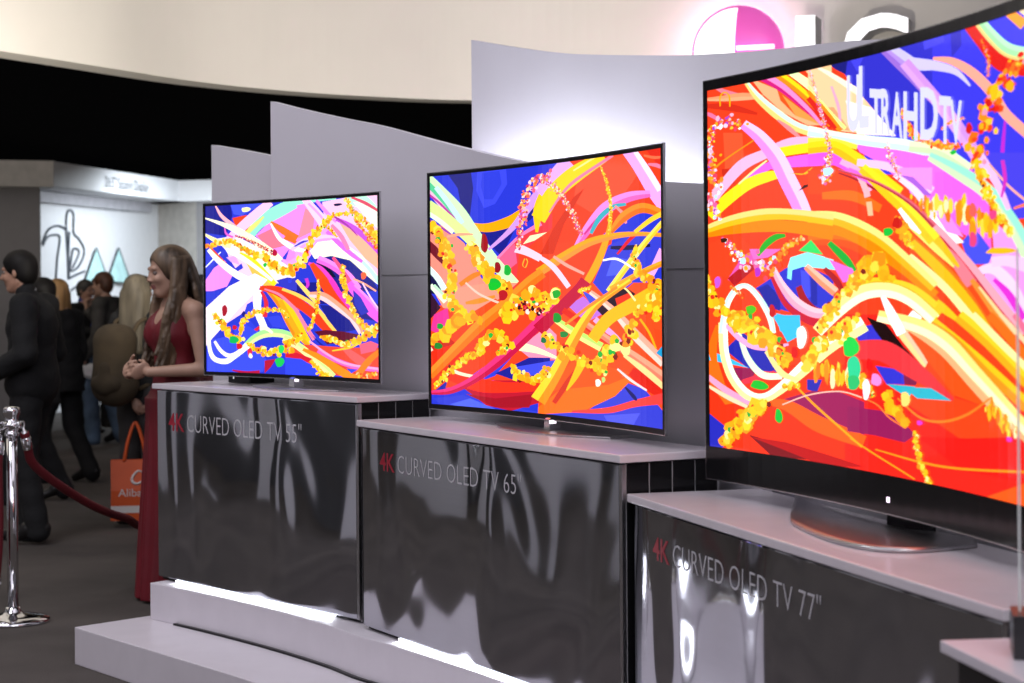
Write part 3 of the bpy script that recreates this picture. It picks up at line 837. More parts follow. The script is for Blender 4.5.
P 2228b0 309 473 327 468 327 400 308 395
P 2026a8 148 443 179 454 216 421 216 383 179 393
P 4a54ea 278 490 303 484 308 421 284 410
P 9cf2f6 248 523 297 535 377 513 376 489 285 498 253 490 250 464 238 469 240 501
P 9cf2f6 300 535 349 522 387 487 300 498
P f478e0 363 515 433 490 446 462 404 456
R ffa078/ffc8b0 300 505 288 493 348 471 330 454 391 440 373 423
R b01020 280 451 263 444 299 416 281 405 330 393 323 376 376 391 375 379
R b81420 354 496 344 488 391 467 376 458 410 436 398 430
P 40c8f0 203 377 253 368 289 331 215 329
R d01838 197 478 186 473 241 404 228 395 312 368 303 348 376 363 374 346
R ffb4cc/ffd0dc 202 500 188 494 232 456 213 445 275 415 255 395 324 392 317 367 375 391 376 374
P 2a2cb8 48 273 102 323 199 260 213 221 123 222
P ff7a18 -4 278 18 265 48 176 100 132 47 121 -5 186
P 2c30c4 -6 95 58 53 42 3 16 -15 -7 -11
P 3030b8 295 208 340 211 325 178 295 182
P 40c8f0 192 372 275 373 278 322 237 301
P 40c8ec -6 270 56 253 120 227 56 235 -6 242
P a01c58 59 225 146 227 123 188 78 192
R f03a50 98 193 103 180 151 212 156 197 197 225 200 216
P a81c60 220 150 310 180 392 184 465 166 464 81 347 111 272 135
R ff6a1a 162 148 159 134 242 149 229 121 342 116 321 77 471 84 457 54
P 8a0e18 118 45 197 35 301 3 189 -5
P c81414 122 40 227 39 464 9 346 -9
R ffb0d4 -2 203 -11 191 53 170 42 155 126 137 119 125
R ffe0c0 -5 174 -9 167 58 148 52 136 117 125 113 116
R ff7a10 32 340 21 342 24 278 -2 278 25 231 10 228
P 3c3ad4 433 344 515 359 580 303 531 304 449 314
P 200808 474 372 531 356 584 303 668 238 628 232 547 288 499 339
R e83c44 425 311 424 266 532 317 513 268 627 271 596 235 726 199 720 192
P 8a1c50 563 256 620 247 619 219 563 217
P 3a3ad4 498 256 579 251 583 218 530 215
P 30c0d2 530 215 660 216 719 194 587 190
R ffe0a0/ffd0b0 549 383 530 370 601 337 575 321 662 259 650 251
P ff5a16 592 342 692 308 818 220 810 190 723 206 652 275
P f84a18 652 275 731 201 810 190 978 120 977 71 746 111 587 174
P f01c14 618 101 762 116 978 148 977 49 745 44
P fa641c 769 -21 977 71 976 -39
R e83c44 474 312 473 267 534 316 511 268 627 271 596 235 726 199 720 192
P 30c0d2 579 212 660 216 719 193 619 189
P a01c60 415 151 513 150 578 131 614 105 582 83 496 89 414 89
R ffa020/ffcc1f 647 390 628 366 746 348 719 321 841 280 811 256 947 216 919 190
R e8481a 692 387 678 372 799 335 777 314 945 247 922 226
R ffb81e/ffd62a 752 391 729 370 840 337 814 316 947 261 921 240
R fff0b0 787 390 774 379 873 328 858 317 941 281 928 271
R f47a1e 836 391 819 379 899 342 878 328 943 304 926 292
R ffd8b0 862 389 854 383 940 330 930 322
R ff7aa0 903 390 891 383 942 353 927 344
R ffbc86/ffcfa0 587 369 573 353 702 315 683 296 800 246 773 225 884 184 859 163 952 148 929 126
R fff8d0/ffe890 511 389 503 363 636 370 621 339 722 333 695 307 801 270 773 249 884 206 860 187 952 157 928 139
R ff8a2a 564 186 561 183 628 149 625 144 691 147 691 141 761 170 764 165 832 214 835 212
R ffa01e 497 57 495 54 627 47 625 42 746 50 745 45 947 75 947 70
R ffa81e 424 75 421 71 505 42 503 38 612 4 610 1
R ff8a3a 424 184 423 181 498 167 496 164 539 138 536 135 587 117 585 115
R fff8b0/f4fff0 57 350 29 348 60 269 33 263 83 205 58 191 123 166 108 142 165 162 171 139 211 193 230 172 275 251 302 227 349 316 377 285 455 372 479 340
R e8fae0 96 324 85 321 124 260 108 251 166 220 156 203 222 220 220 203
R ffb8e0 53 346 46 338 114 303 104 289 169 292 168 276 240 299 241 293
R ffe8a0 178 279 168 272 227 225 215 212 274 209 272 203
R ffb41a 260 193 256 189 334 137 330 132 459 58 455 54
R ffd0c0 220 138 221 135 302 171 303 168 392 187 392 184 458 178 457 175
R f8fff0/d8f4ea 29 319 48 317 46 401 64 395 80 448 92 436 121 455 114 442 161 420 147 411 193 369 176 363 203 325 188 321
R ffb81a/ffd42a 444 435 448 431 478 464 484 447 538 465 534 447 612 449 596 427 684 408 659 383
R f8ffe0/fff0a0 314 342 339 322 375 403 404 376 452 447 468 413 538 454 533 420 614 430 593 403 683 383 659 361
R ffffff 528 424 516 419 561 383 536 373 588 340 563 329
C cft 102 889 13 11 47 905 20 18 13 886 14 13 3 828 17 16 12 774 20 19 34 713 20 19
C cft 373 779 8 7 359 752 11 10 350 705 17 14
C cft 311 1001 4 3 366 802 7 6 362 761 9 8 358 715 15 13
C cft 539 780 7 6 552 739 8 7 579 693 7 5
C org 584 855 7 5 594 827 10 8 614 797 14 11 655 775 10 8
C ored 948 896 24 17 900 885 24 18 862 854 31 23 830 821 28 21 805 778 38 29 794 710 18 13
C ored 811 967 3 3 828 931 6 4 831 884 4 3
C org 617 799 9 7 653 772 9 7 710 756 12 9 752 747 11 8
C org 696 793 5 4 724 806 7 5 760 808 4 3
C vst 630 643 22 17 680 622 29 22 723 619 39 30 751 616 39 30
C vst 779 598 46 35 800 576 45 34 842 594 31 23
C yel 794 709 18 13 822 648 17 13 849 604 14 10 890 550 17 13
C cft -2 704 22 20 20 668 19 17 38 638 12 11
C cft 44 580 9 9 81 550 12 11 118 516 22 20 161 501 25 22 205 513 19 16
C org 211 518 9 8 242 555 12 11 285 572 9 8
C yel 0 478 6 6 5 421 22 20 42 386 28 26 92 365 31 28 148 343 28 25
C org 68 449 4 4 105 421 9 8
C yel 565 608 7 5 585 569 24 19 612 535 10 8
C yelb 446 462 28 23 505 500 38 31 536 466 14 11 563 466 14 11
C yel 446 462 21 17 505 500 31 25
C yel 341 338 17 15 376 392 24 21 418 433 21 17 446 473 14 11
C yelb 72 349 23 21 124 337 34 30 177 312 34 30 221 268 30 26 229 242 22 20
C yel 452 371 18 15 378 326 30 25 326 292 30 25 296 240 26 22
C yel 72 349 23 21 124 337 30 27 177 312 30 27 221 268 26 23 229 242 19 16
C yelb 46 13 19 17 84 63 34 31 130 108 34 30 168 138 26 23
C yel 46 13 15 14 84 63 26 24 130 108 26 24 168 138 23 20
C vst 333 229 33 28 377 226 33 28 414 222 33 28
C yel 273 193 11 10 228 183 11 10
C yel 432 248 25 20 465 210 25 20 497 186 12 10
C yelb 530 182 20 16 558 158 24 20 586 122 18 14
C yel 614 110 10 8 626 51 12 10 653 -2 14 11
C vst 825 186 23 18 856 166 23 17 902 143 19 14
E 1ec832 153 183 26 13
E 18c840 211 106 11 20
E 20d850 426 295 22 24
E 30d8a0 436 242 19 37
E e01c18 260 276 10 17
E 58c818 129 385 15 13
E d01820 194 383 9 19
E c030d0 151 487 9 14
E d060e0 29 461 9 17
E 402010 49 577 10 7
E 20c840 540 574 14 11
E d02018 568 594 15 14
E 20d850 431 301 21 23
E 30c878 435 211 18 20
E f4f4ff 473 197 11 27
E e81818 483 258 10 15
E ff9ae0 502 223 15 16
E e040d8 628 134 8 6
E e030c8 882 130 8 6
E ffe080 587 184 13 19
E 20c840 622 785 8 7
E 20c840 731 738 9 5
E ffc81a 848 849 12 18
E c8f4ff 364 735 15 11
E ffc41a 862 518 41 7
E f06a60 786 608 10 16
E f04a90 842 594 11 10
E ffa01a 784 566 11 21
E e84a8a 785 545 10 18
E f0fff8 281 316 15 32
X U 422 826 460 822 423 965
X L 458 830 488 827 459 981
X T 490 814 527 805 490 921
X R 523 807 551 800 524 915
X A 553 797 585 789 554 903
X H 588 787 629 777 589 897
X D 637 779 688 768 638 898
X T 691 764 725 756 692 869
X V 722 757 756 749 723 855
"""
def surf(tv, u, z, off=0.0):
    (x0, y0), (x1, y1) = tv['P0'], tv['P1']; dx, dy = x1-x0, y1-y0; L = math.hypot(dx, dy); bx, by = -dy/L, dx/L
    k = tv['sag']*(1-(2*u-1)**2) - off
    return Vector((x0+dx*u+bx*k, y0+dy*u+by*k, z))
def curved_box(tv, u0, u1, z0, z1, o0, o1, org, n=24):
    """a slab bent along the screen, from offset o0 (back) to o1 (front)"""
    v = []; f = []
    for i in range(n+1):
        u = u0+(u1-u0)*i/n
        for z, o in ((z0, o1), (z1, o1), (z1, o0), (z0, o0)): v.append(surf(tv, u, z, o)-org)
    for i in range(n):
        a = i*4; b = a+4
        for k in range(4): f.append((a+k, b+k, b+(k+1) % 4, a+(k+1) % 4))
    f += [(0, 1, 2, 3), (n*4+3, n*4+2, n*4+1, n*4)]
    return v, f
PAL = {'yel': 'ffc81a ffd21a ffb414 ffdc2a ffa818 ffc81a ffe04a ffb01a ff9a1a ffcc1a fff0a0 8a2010 e0301a 30b840 ffc21a ffd84a'.split(),
 'yelb': 'ffb81a ffc21a ffae14 ffa41a ffcc22 ffb61a ff9c18 ffc01a'.split(),
 'org': 'ff9a1a ff7a1a ffb41a f05018 ffc83a e03018 ffd0a0 ff8a20'.split(),
 'red': 'c81828 801018 e02830 ff7a2a 401018 ffe8e0 f05060 a02030'.split(),
 'pnk': 'ff9a4a f06a8a ffc8b0 e84a6a ffb050 f8d8e8 c83a6a ff7a3a d05ab0 ffe0c0'.split(),
 'cft': 'ff9a2a ffc0d8 ffffff f06ab0 ffb41a e84a2a ffd8e8 b050d0 ffcf3a f04a6a c8e8f8 ff8a3a'.split(),
 'ored': 'f0421a ff7a1a ffb81a e82a18 ff9a1a ffd03a f0501a d82018 f8a0c0 ffa01a'.split(),
 'vst': 'ffc21a ffd21a ffb01a ffdc4a ff9a1a fff0c0 f0801a ffc81a'.split()}
def clip(poly, ax, val, keep_ge):
    o = []
    for i in range(len(poly)):
        a, b = poly[i], poly[(i+1) % len(poly)]
        ia = (a[ax] >= val) if keep_ge else (a[ax] <= val); ib = (b[ax] >= val) if keep_ge else (b[ax] <= val)
        if ia: o.append(a)
        if ia != ib:
            t = (val-a[ax])/(b[ax]-a[ax]); o.append((a[0]+(b[0]-a[0])*t, a[1]+(b[1]-a[1])*t))
    return o
def paint(tv, lines, org, name, parent, seed):
    """the moving artwork shown on the screen, laid out in screen coordinates 0..1 and cut along the panel's bend"""
    rnd = random.Random(seed); V = []; Fc = []; C = []; NS = 40
    (u0, u1), (z0, z1) = tv['pu'], tv['pz']; layer = [0.0]
    def flat(u, v, o):
        k = min(NS-1, max(0, int(u*NS+1e-6))); a = surf(tv, u0+(u1-u0)*k/NS, 0, o); b = surf(tv, u0+(u1-u0)*(k+1)/NS, 0, o); p = a.lerp(b, u*NS-k); p.z = z0+(z1-z0)*v; return p-org
    def face(poly, col, step=0.0):
        for ax, val, ge in ((0, 0, True), (0, 1, False), (1, 0, True), (1, 1, False)):
            poly = clip(poly, ax, val, ge)
            if len(poly) < 3: return
        lo, hi = min(p[0] for p in poly), max(p[0] for p in poly)
        for k in range(int(lo*NS), min(NS-1, int(hi*NS))+1):
            q = clip(clip(poly, 0, k/NS, True), 0, (k+1)/NS, False)
            if len(q) < 3: continue
            n = len(V)
            for u, v in q: V.append(flat(u, v, layer[0])); C.append(col)
            Fc.append(tuple(range(n, n+len(q))))
    for ln in lines:
        w = ln.split(); k = w[0]; layer[0] += 4e-6
        if k == 'P':
            p = [int(t)/1000 for t in w[2:]]; P = list(zip(p[::2], p[1::2]))
            for t in tessellate_polygon([[Vector((a, b, 0)) for a, b in P]]): face([P[i] for i in t], lin(w[1]))
        elif k == 'R':
            cs = [lin(c) for c in w[1].split('/')]; p = [int(t)/1000 for t in w[2:]]
            P = spline([tuple(p[i:i+4]) for i in range(0, len(p), 4)], 7)
            for a, b in zip(P, P[1:]):
                if len(cs) == 1: face([(a[0], a[1]), (a[2], a[3]), (b[2], b[3]), (b[0], b[1])], cs[0])
                else:
                    ma = ((a[0]+a[2])/2, (a[1]+a[3])/2); mb_ = ((b[0]+b[2])/2, (b[1]+b[3])/2)
                    face([ma, (a[2], a[3]), (b[2], b[3]), mb_], cs[0]); face([(a[0], a[1]), ma, mb_, (b[0], b[1])], cs[1])
        elif k == 'E':
            cx, cy, a, b = [int(t)/1000 for t in w[2:6]]; ph = rnd.random()*3
            face([(cx+a*(1+.15*math.sin(3*t+ph))*math.cos(t), cy+b*(1+.12*math.sin(2*t+ph))*math.sin(t)) for t in [2*math.pi*i/16 for i in range(16)]], lin(w[1]))
        elif k == 'C':
            pal = PAL[w[1]]; p = [int(t)/1000 for t in w[2:]]; P = spline([tuple(p[i:i+4]) for i in range(0, len(p), 4)], 10)
            asp = (tv['pz'][1]-tv['pz'][0])
            acc = 0.0; tall = w[1] == 'vst'; big = w[1] == 'yelb'; conf = w[1] in ('cft', 'pnk', 'red', 'ored')
            for a, b in zip(P, P[1:]):
                seg = math.hypot((b[0]-a[0])/max(a[2], .004), (b[1]-a[1])/max(a[3], .004)); acc += seg*(3.0 if big else 7.5 if not conf else 9)
                while acc > 0:
                    acc -= 1; t = rnd.random(); x, y, rx, ry = [a[j]+(b[j]-a[j])*t for j in range(4)]
                    sp = .45 if big else 1.05 if conf else .68
                    ox, oy = rnd.gauss(0, .5)*sp*rx, rnd.gauss(0, .5)*sp*ry
                    s = rnd.uniform(.5, .8) if big else rnd.uniform(.28, .58) if not conf else rnd.uniform(.18, .42)
                    ex, ey = rx*s, ry*s*rnd.uniform(.8, 1.5)
                    if tall: ex *= .5; ey *= 1.5
                    th = rnd.uniform(-.7, .7); col = lin(rnd.choice(pal)); n = rnd.choice((5, 6, 7, 9)); ph = rnd.random()*6
                    if not big and not conf and sum(col[:2]) < .9: ex *= .6; ey *= .6
                    pts = []
                    for i in range(n):
                        q = ph+2*math.pi*i/n; r = rnd.uniform(.8, 1.15); cx, cy = r*math.cos(q), r*math.sin(q)
                        pts.append((x+ox+ex*(cx*math.cos(th)-cy*math.sin(th)), y+oy+ey*(cx*math.sin(th)+cy*math.cos(th))))
                    layer[0] += 7e-7; face(pts, col)
        elif k == 'X':
            p = [int(t)/1000 for t in w[2:8]]; gv, gf = glyphs(w[1], .03); mx = max(v[0] for v in gv); my = max(v[1] for v in gv); mn = min(v[1] for v in gv)
            def m(v):
                s, t = v[0]/mx, (v[1]-mn)/(my-mn)
                return (p[0]+(p[2]-p[0])*s+(p[4]-p[0])*t, p[1]+(p[3]-p[1])*s+(p[5]-p[1])*t)
            for q in gf: face([m(gv[i]) for i in q], lin('dcdcfa'))
    o = mesh(name, V, Fc, screen_mat, parent)
    at_ = o.data.color_attributes.new('picture', 'FLOAT_COLOR', 'POINT')
    at_.data.foreach_set('color', np.array([tuple(x*(1+.4*x*x) for x in c) + (1,) for c in C], np.float32).ravel())
    return o
arts = [[]]
for ln in ART.strip().splitlines():
    if ln.startswith('T '): arts.append([])
    else: arts[-1].append(ln)
arts = arts[1:]
TLAB = ['smallest of the three curved televisions, on the 55 inch plinth', 'middle-sized curved television on the 65 inch plinth',
        'largest curved television with a thick black lower bar, on the 77 inch plinth']
edge_silver = mat('silver_edge', (.62, .61, .63), .25, 1.0)
for i, tv in enumerate(TVS):
    A, B, zt, dep, th = CABS[i][:5]; top = zt+th
    mid = surf(tv, .5, top); rz = math.atan2(B[1]-A[1], B[0]-A[0])
    t = empty('television', mid); tag(t, TLAB[i], 'television', 'curved televisions on plinths')
    z0, z1 = tv['z0'], tv['z1']; (pu0, pu1), (pz0, pz1) = tv['pu'], tv['pz']; org = mid
    mb = MB(); big = i == 2
    for a in ((0, 1, pz1, z1), (0, 1, z0, pz0), (0, pu0, pz0, pz1), (pu1, 1, pz0, pz1)): mb.add(*curved_box(tv, *a, -.006, .003, org))
    mb.build('bezel', black_gloss if big else black_mat, t)
    rim = MB()
    w = .0022
    for a in ((-w, 1+w, z1, z1+.003), (-w, 1+w, z0-.003, z0), (-w, 0, z0-.003, z1+.003), (1, 1+w, z0-.003, z1+.003)): rim.add(*curved_box(tv, *a, -.006, .0025, org))
    rim.build('edge_trim', edge_silver, t)
    MB().add(*curved_box(tv, .006, .994, z0+.004, z1-.004, -.010, -.0062, org)).build('back_cover', black_mat, t)
    MB().add(*curved_box(tv, .12, .88, z0+.03, z0+.42*(z1-z0), -.05, -.012, org)).build('electronics_housing', black_mat, t)
    pm = MB(); pm.add(*curved_box(tv, pu0, pu1, pz0, pz1, -.006, -.0008, org)).build('glass_panel', black_gloss, t)
    paint(tv, arts[i], org, 'screen_picture', t, 11+i)
    nrm = Vector((math.sin(rz), -math.cos(rz), 0)); ev = Vector((math.cos(rz), math.sin(rz), 0))
    def lp(u, d, z): return ev*u - nrm*d + Vector((0, 0, z))
    if not big:
        # stem and flat curved foot
        gap = z0-top; s = MB()
        q = .018
        s.add([lp(-q, -.012, .008), lp(q, -.012, .008), lp(q, .03, .008), lp(-q, .03, .008), lp(-q*.8, -.012, gap), lp(q*.8, -.012, gap), lp(q*.8, .03, gap+.03), lp(-q*.8, .03, gap+.03)],
              [(0, 3, 2, 1), (4, 5, 6, 7), (0, 1, 5, 4), (1, 2, 6, 5), (2, 3, 7, 6), (3, 0, 4, 7)])
        s.build('stand_neck', chrome, t)
        MB().add(*curved_box(tv, .488, .516, z0-.012, z0-.001, -.01, .008, org)).build('logo_light', mat('logo_glow', (1, .85, 1), .4, emit=1.6), t)
        f = MB(); n = 28; v = []; half = .30 if i == 0 else .36
        for zz in (.0006, .0065):
            for k in range(n+1):
                u = -half+2*half*k/n; v.append(lp(u, -.10+.10*(u/half)**2-.0, zz))
            for k in range(n+1):
                u = half-2*half*k/n; v.append(lp(u, .03+.05*(u/half)**2, zz))
        m = 2*(n+1); fc = [tuple(reversed(range(m))), tuple(range(m, 2*m))] + [(k, (k+1) % m, (k+1) % m+m, k+m) for k in range(m)]
        f.add(v, fc).build('stand_foot', silver, t, bevel=.0015)
    else:
        # lower bar is part of the bezel; swooping sheet foot
        bot = spline([at(797, 512, 4.98), at(790, 522, 4.62), at(797, 531, 4.46), at(830, 545, 4.21), at(872, 551, 4.06), at(920, 550, 4.03), at(977, 546, 4.10)], 6)
        tp = spline([at(797, 497, 5.0), at(801, 497, 4.98), at(815, 504, 4.86), at(850, 521, 4.62), at(900, 537, 4.36), at(940, 538.5, 4.28), at(977, 541.5, 4.14)], 6)
        v = []; n = len(bot); K = 8
        for r in range(K+1):
            q = r/K
            for a, b in zip(bot, tp):
                a, b = Vector(a), Vector(b); a.z = top+.0015
                p = a.lerp(b, q); p.z = a.z + max(b.z-a.z, .003)*q**1.9
                v.append(p-org)
        fc = [(r*n+k, r*n+k+1, (r+1)*n+k+1, (r+1)*n+k) for r in range(K) for k in range(n-1)]
        fo = mesh('stand_foot', v, fc, mat('brushed_foot', (.50, .49, .50), .30, 1.0, var=.05), t, True)
        md = fo.modifiers.new('s', 'SOLIDIFY'); md.thickness = .008; md.offset = 1
        nk = MB().box((-.09, -.02, .0), (.09, .012, z0-top+.06))
        nk.v = [tuple(lp(x, y+.09, z)) for x, y, z in nk.v]; nk.build('stand_neck', black_mat, t)
        lg = MB(); u = .0
        ul = .532
        for du in (0, .0042): lg.add(*curved_box(tv, ul+du, ul+du+.0030, 1.006, 1.018, .003, .0045, org, 2))
        lg.build('logo_light', mat('logo_glow_pink', (1, .75, 1), .4, emit=2.2), t)

# small media box behind the smallest television
b = empty('media_box', at(251, 384, 7.92)); b.location.z = 1.117; b.rotation_euler.z = math.atan2(-1.11, .936)
tag(b, 'small flat black media box lying on the 55 inch plinth behind the television', 'media box')
MB().box((-.085, -.06, .001), (.085, .06, .04)).build('housing', black_mat, b, bevel=.004)
MB().box((-.045, -.0615, .018), (-.038, -.0598, .026)).build('indicator_light', mat('indicator', (.9, .9, 1), .4, emit=.6), b)

# ------------------------------------------------------------------ small counter and sign holder at the right edge
def ccw(p):
    return p if sum(p[i][0]*p[(i+1) % len(p)][1]-p[(i+1) % len(p)][0]*p[i][1] for i in range(len(p))) > 0 else p[::-1]
ct = empty('side_counter', (.72, 3.2, 0)); tag(ct, 'small counter with a thin white top beside the end of the 77 inch plinth', 'counter')
P = [(.72, 3.218), (.80, 2.70), (1.20, 2.75), (1.20, 3.25), (.95, 3.25)]
rel = [(x-.72, y-3.2) for x, y in P]
MB().prism(ccw(rel), .880, .900).build('top', white, ct, bevel=.003)
P2 = [(.745, 3.19), (.815, 2.74), (1.17, 2.79), (1.17, 3.22), (.95, 3.22)]
MB().prism(ccw([(x-.72, y-3.2) for x, y in P2]), 0, .8798).build('body', black_gloss, ct)
sh = empty('sign_holder', (.85, 3.08, .900), -.2); tag(sh, 'dark block holding an upright clear acrylic sheet on the small counter', 'sign holder')
MB().box((-.043, -.05, .001), (.20, .05, .071)).build('block', mat('dark_block', (.03, .028, .03), .35), sh, bevel=.002)
def acrylic():
    m = bpy.data.materials.new('clear_acrylic'); m.use_nodes = True; b = m.node_tree.nodes['Principled BSDF']
    b.inputs['Base Color'].default_value = (.96, .98, .97, 1); b.inputs['Transmission Weight'].default_value = 1; b.inputs['Roughness'].default_value = .02; b.inputs['IOR'].default_value = 1.05
    nt = m.node_tree; nz = nt.nodes.new('ShaderNodeTexNoise'); nz.inputs['Scale'].default_value = 3
    mr = nt.nodes.new('ShaderNodeMapRange'); mr.inputs['To Min'].default_value = .015; mr.inputs['To Max'].default_value = .03
    nt.links.new(nz.outputs['Fac'], mr.inputs['Value']); nt.links.new(mr.outputs[0], b.inputs['Roughness'])
    return m
MB().box((-.028, -.004, .060), (.19, .004, .66)).build('acrylic_sheet', acrylic(), sh)
MB().box((-.0315, -.0045, .060), (-.0282, .0045, .66)).build('acrylic_edge', mat('polished_acrylic_edge', (.80, .84, .82), .3), sh)

# ------------------------------------------------------------------ backlit sign on the canopy
sg = empty('canopy_sign', at(739, 53, 14.35)); sg.rotation_euler.z = math.atan2(-.5, 1.0)*.75
tag(sg, 'large round magenta emblem and white block letters standing on the cream canopy', 'sign')
mag = mat('magenta_lens', (.75, .11, .48), .25, var=.12, scale=2, emit=.6); whi = mat('white_lit_acrylic', (1, .97, .99), .4, var=.01, emit=1.3)
R = .352
prof = [(R*.97, 0), (R, .03), (R, .06), (R*.96, .085), (R*.7, .13), (R*.35, .155), (.002, .16)]
d = MB().lathe(prof, 56); d.v = [(x, -z, y) for x, y, z in d.v]; d.build('emblem_disc', mag, sg, True)
def disc_pt(r, a, lift=.004):
    x, z = r*math.cos(a), r*math.sin(a); q = r/R
    y = .16-.005*q if q < .35 else .155-(q-.35)/.35*.025 if q < .7 else .13-(q-.7)/.26*.045 if q < .96 else .085
    return (x, -(y+lift), z)
def sector(r0, r1, a0, a1, n=40, rows=8):
    v = []; f = []
    for j in range(rows+1):
        for k in range(n+1): v.append(disc_pt(r0+(r1-r0)*j/rows, a0+(a1-a0)*k/n))
    for j in range(rows):
        for k in range(n): f.append((j*(n+1)+k, j*(n+1)+k+1, (j+1)*(n+1)+k+1, (j+1)*(n+1)+k))
    return v, f
MB().add(*sector(.001, R*.93, math.radians(88), math.radians(272))).build('painted_glare_half', whi, sg, True)  # glowing white half stands in for blown-out glare on the magenta disc
MB().box((.02, -.19, .0), (.30, -.15, .03)).build('white_bar', whi, sg)
for s, px, py, Y in (('L', 800, 85, 14.1), ('G', 846, 85, 13.85)):
    V, Fc = glyphs(s, .03); p = at(px, py, Y); top = at(px, 19, Y)
    sc = (top.z-p.z); wd = max(v[0] for v in V); tw = (.42 if s == 'L' else .48)
    vv = []; ff = []; n = len(V)
    inv = sg.matrix_basis.inverted() if False else Matrix.Translation(sg.location).inverted()
    rot = Matrix.Rotation(-sg.rotation_euler.z, 4, 'Z')
    o = rot @ (Matrix.Translation(-sg.location) @ p)
    me = bpy.data.meshes.new('letter_face'); bm = bmesh.new()
    bv = [bm.verts.new((o.x + x/wd*tw, o.y-.16, o.z + y*sc)) for x, y in V]
    for q in Fc:
        try: bm.faces.new([bv[k] for k in q])
        except ValueError: pass
    g = bmesh.ops.extrude_face_region(bm, geom=bm.faces[:]); bmesh.ops.translate(bm, vec=(0, .26, 0), verts=[e for e in g['geom'] if isinstance(e, bmesh.types.BMVert)])
    bmesh.ops.recalc_face_normals(bm, faces=bm.faces[:])
    for fc in bm.faces: fc.material_index = 0 if fc.normal.y < -.5 else 1
    bm.to_mesh(me); bm.free(); me.materials.append(whi); me.materials.append(mat('letter_return_grey', (.42, .42, .44), .5))
    lo = bpy.data.objects.new('block_letter', me); COL.objects.link(lo); lo.parent = sg
pl = bpy.data.lights.new('emblem_halo', 'POINT'); pl.energy = 40; pl.color = (1, .9, 1); pl.shadow_soft_size = .1
po = bpy.data.objects.new('emblem_halo', pl); COL.objects.link(po); po.location = sg.location + Vector((-.03, .16, 0))

# ------------------------------------------------------------------ white exhibition booth far back
bo = empty('exhibition_booth', (-6, 24, 0)); tag(bo, 'white walled exhibition booth with line drawing far behind the visitors', 'booth')
O = Vector((-6, 24, 0))
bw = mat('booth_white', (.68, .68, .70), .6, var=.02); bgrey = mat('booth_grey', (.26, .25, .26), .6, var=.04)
def slab(name, a, b, z0, z1, th, m):
    ax, ay = a; bx, by = b; dx, dy = bx-ax, by-ay; l = math.hypot(dx, dy); nx, ny = -dy/l*th, dx/l*th
    return MB().prism(ccw([(ax-O.x, ay-O.y), (bx-O.x, by-O.y), (bx+nx-O.x, by+ny-O.y), (ax+nx-O.x, ay+ny-O.y)]), z0, z1).build(name, m, bo)
H1, H2 = at(53, 158, 22), at(178, 178, 26); H3 = at(216, 176, 25.6)
G1, G2 = at(40, 200, 23.3), at(158, 200, 26.9)
slab('header', (H1.x, H1.y), (H2.x, H2.y), 2.735, 3.02, .5, bw)
slab('header_return', (H2.x, H2.y), (H3.x+1, H3.y), 2.735, 3.02, .4, bw)
g0 = at(-40, 158, 21.6); g1 = at(53, 158, 21.95)
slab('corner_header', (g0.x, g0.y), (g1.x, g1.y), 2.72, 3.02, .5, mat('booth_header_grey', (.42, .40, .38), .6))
g2 = at(40, 200, 22.2)
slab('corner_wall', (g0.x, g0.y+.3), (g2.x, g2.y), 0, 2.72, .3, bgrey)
gw = slab('graphic_wall', (G1.x, G1.y), (G2.x, G2.y), 0, 2.735, .1, bw)
s1 = at(157, 200, 26.9); s2 = at(196, 200, 26.2)
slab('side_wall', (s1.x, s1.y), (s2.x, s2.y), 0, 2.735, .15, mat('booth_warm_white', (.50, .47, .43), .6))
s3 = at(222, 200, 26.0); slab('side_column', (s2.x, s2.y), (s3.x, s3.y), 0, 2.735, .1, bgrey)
slab('valance', (G1.x+.02, G1.y-.5), (G2.x, G2.y-.5), 2.60, 2.735, .06, mat('valance_grey', (.40, .39, .42), .6))
# drawing on the graphic wall: pixel outlines dropped on to the wall plane
wn = Vector((-(G2.y-G1.y), G2.x-G1.x, 0)).normalized()
def onwall(x, y, lift=.012, P=G1, n=wn):
    d = at(x, y, 1.0)-Vector((0, 0, EYE)); e = Vector((0, 0, EYE)); t = (Vector((P.x, P.y, 0))-e).dot(n)/d.dot(n)
    q = e+d*t; return q - n*lift*(1 if n.y > 0 else -1) - O
ink = mat('drawing_ink', (.05, .06, .08), .6)
def zz(pts): return [(x/4.268, 140+y/4.268) for x, y in pts]
for pts in ([(287, 592), (284, 500), (278, 400), (278, 330), (286, 303), (300, 302), (309, 325), (309, 395), (330, 420), (352, 460), (350, 500), (325, 545), (296, 555), (300, 500), (308, 465), (328, 468), (330, 490), (305, 545)],
            [(287, 592), (320, 575), (356, 560)], [(290, 590), (288, 480), (290, 390)],
            [(176, 440), (200, 385), (240, 366), (280, 382)], [(178, 450), (200, 412), (240, 405), (250, 425), (240, 500), (233, 592)], [(300, 640), (330, 620), (345, 615)]):
    MB().tube([onwall(x, y) for x, y in spline(zz(pts), 6)], .014, 6).build('drawn_line', ink, gw)
for ax, bx0, bx1, by in ((400, 352, 452, 600), (495, 448, 546, 600)):
    a = zz([(ax, 460), (bx0, by), (bx1, by)])
    v = [onwall(*a[0], .03), onwall(*a[1], .03), onwall(*a[2], .03), onwall((a[1][0]+a[2][0])/2+2, a[1][1]+2, .10)]
    mesh('drawn_peak', v, [(0, 1, 3), (0, 3, 2)], mat('pale_teal', (.40, .62, .62), .6), gw)
    MB().tube([onwall(*a[1], .03), onwall(*a[0], .035), onwall(*a[2], .03)], .010, 6).build('drawn_line', ink, gw)
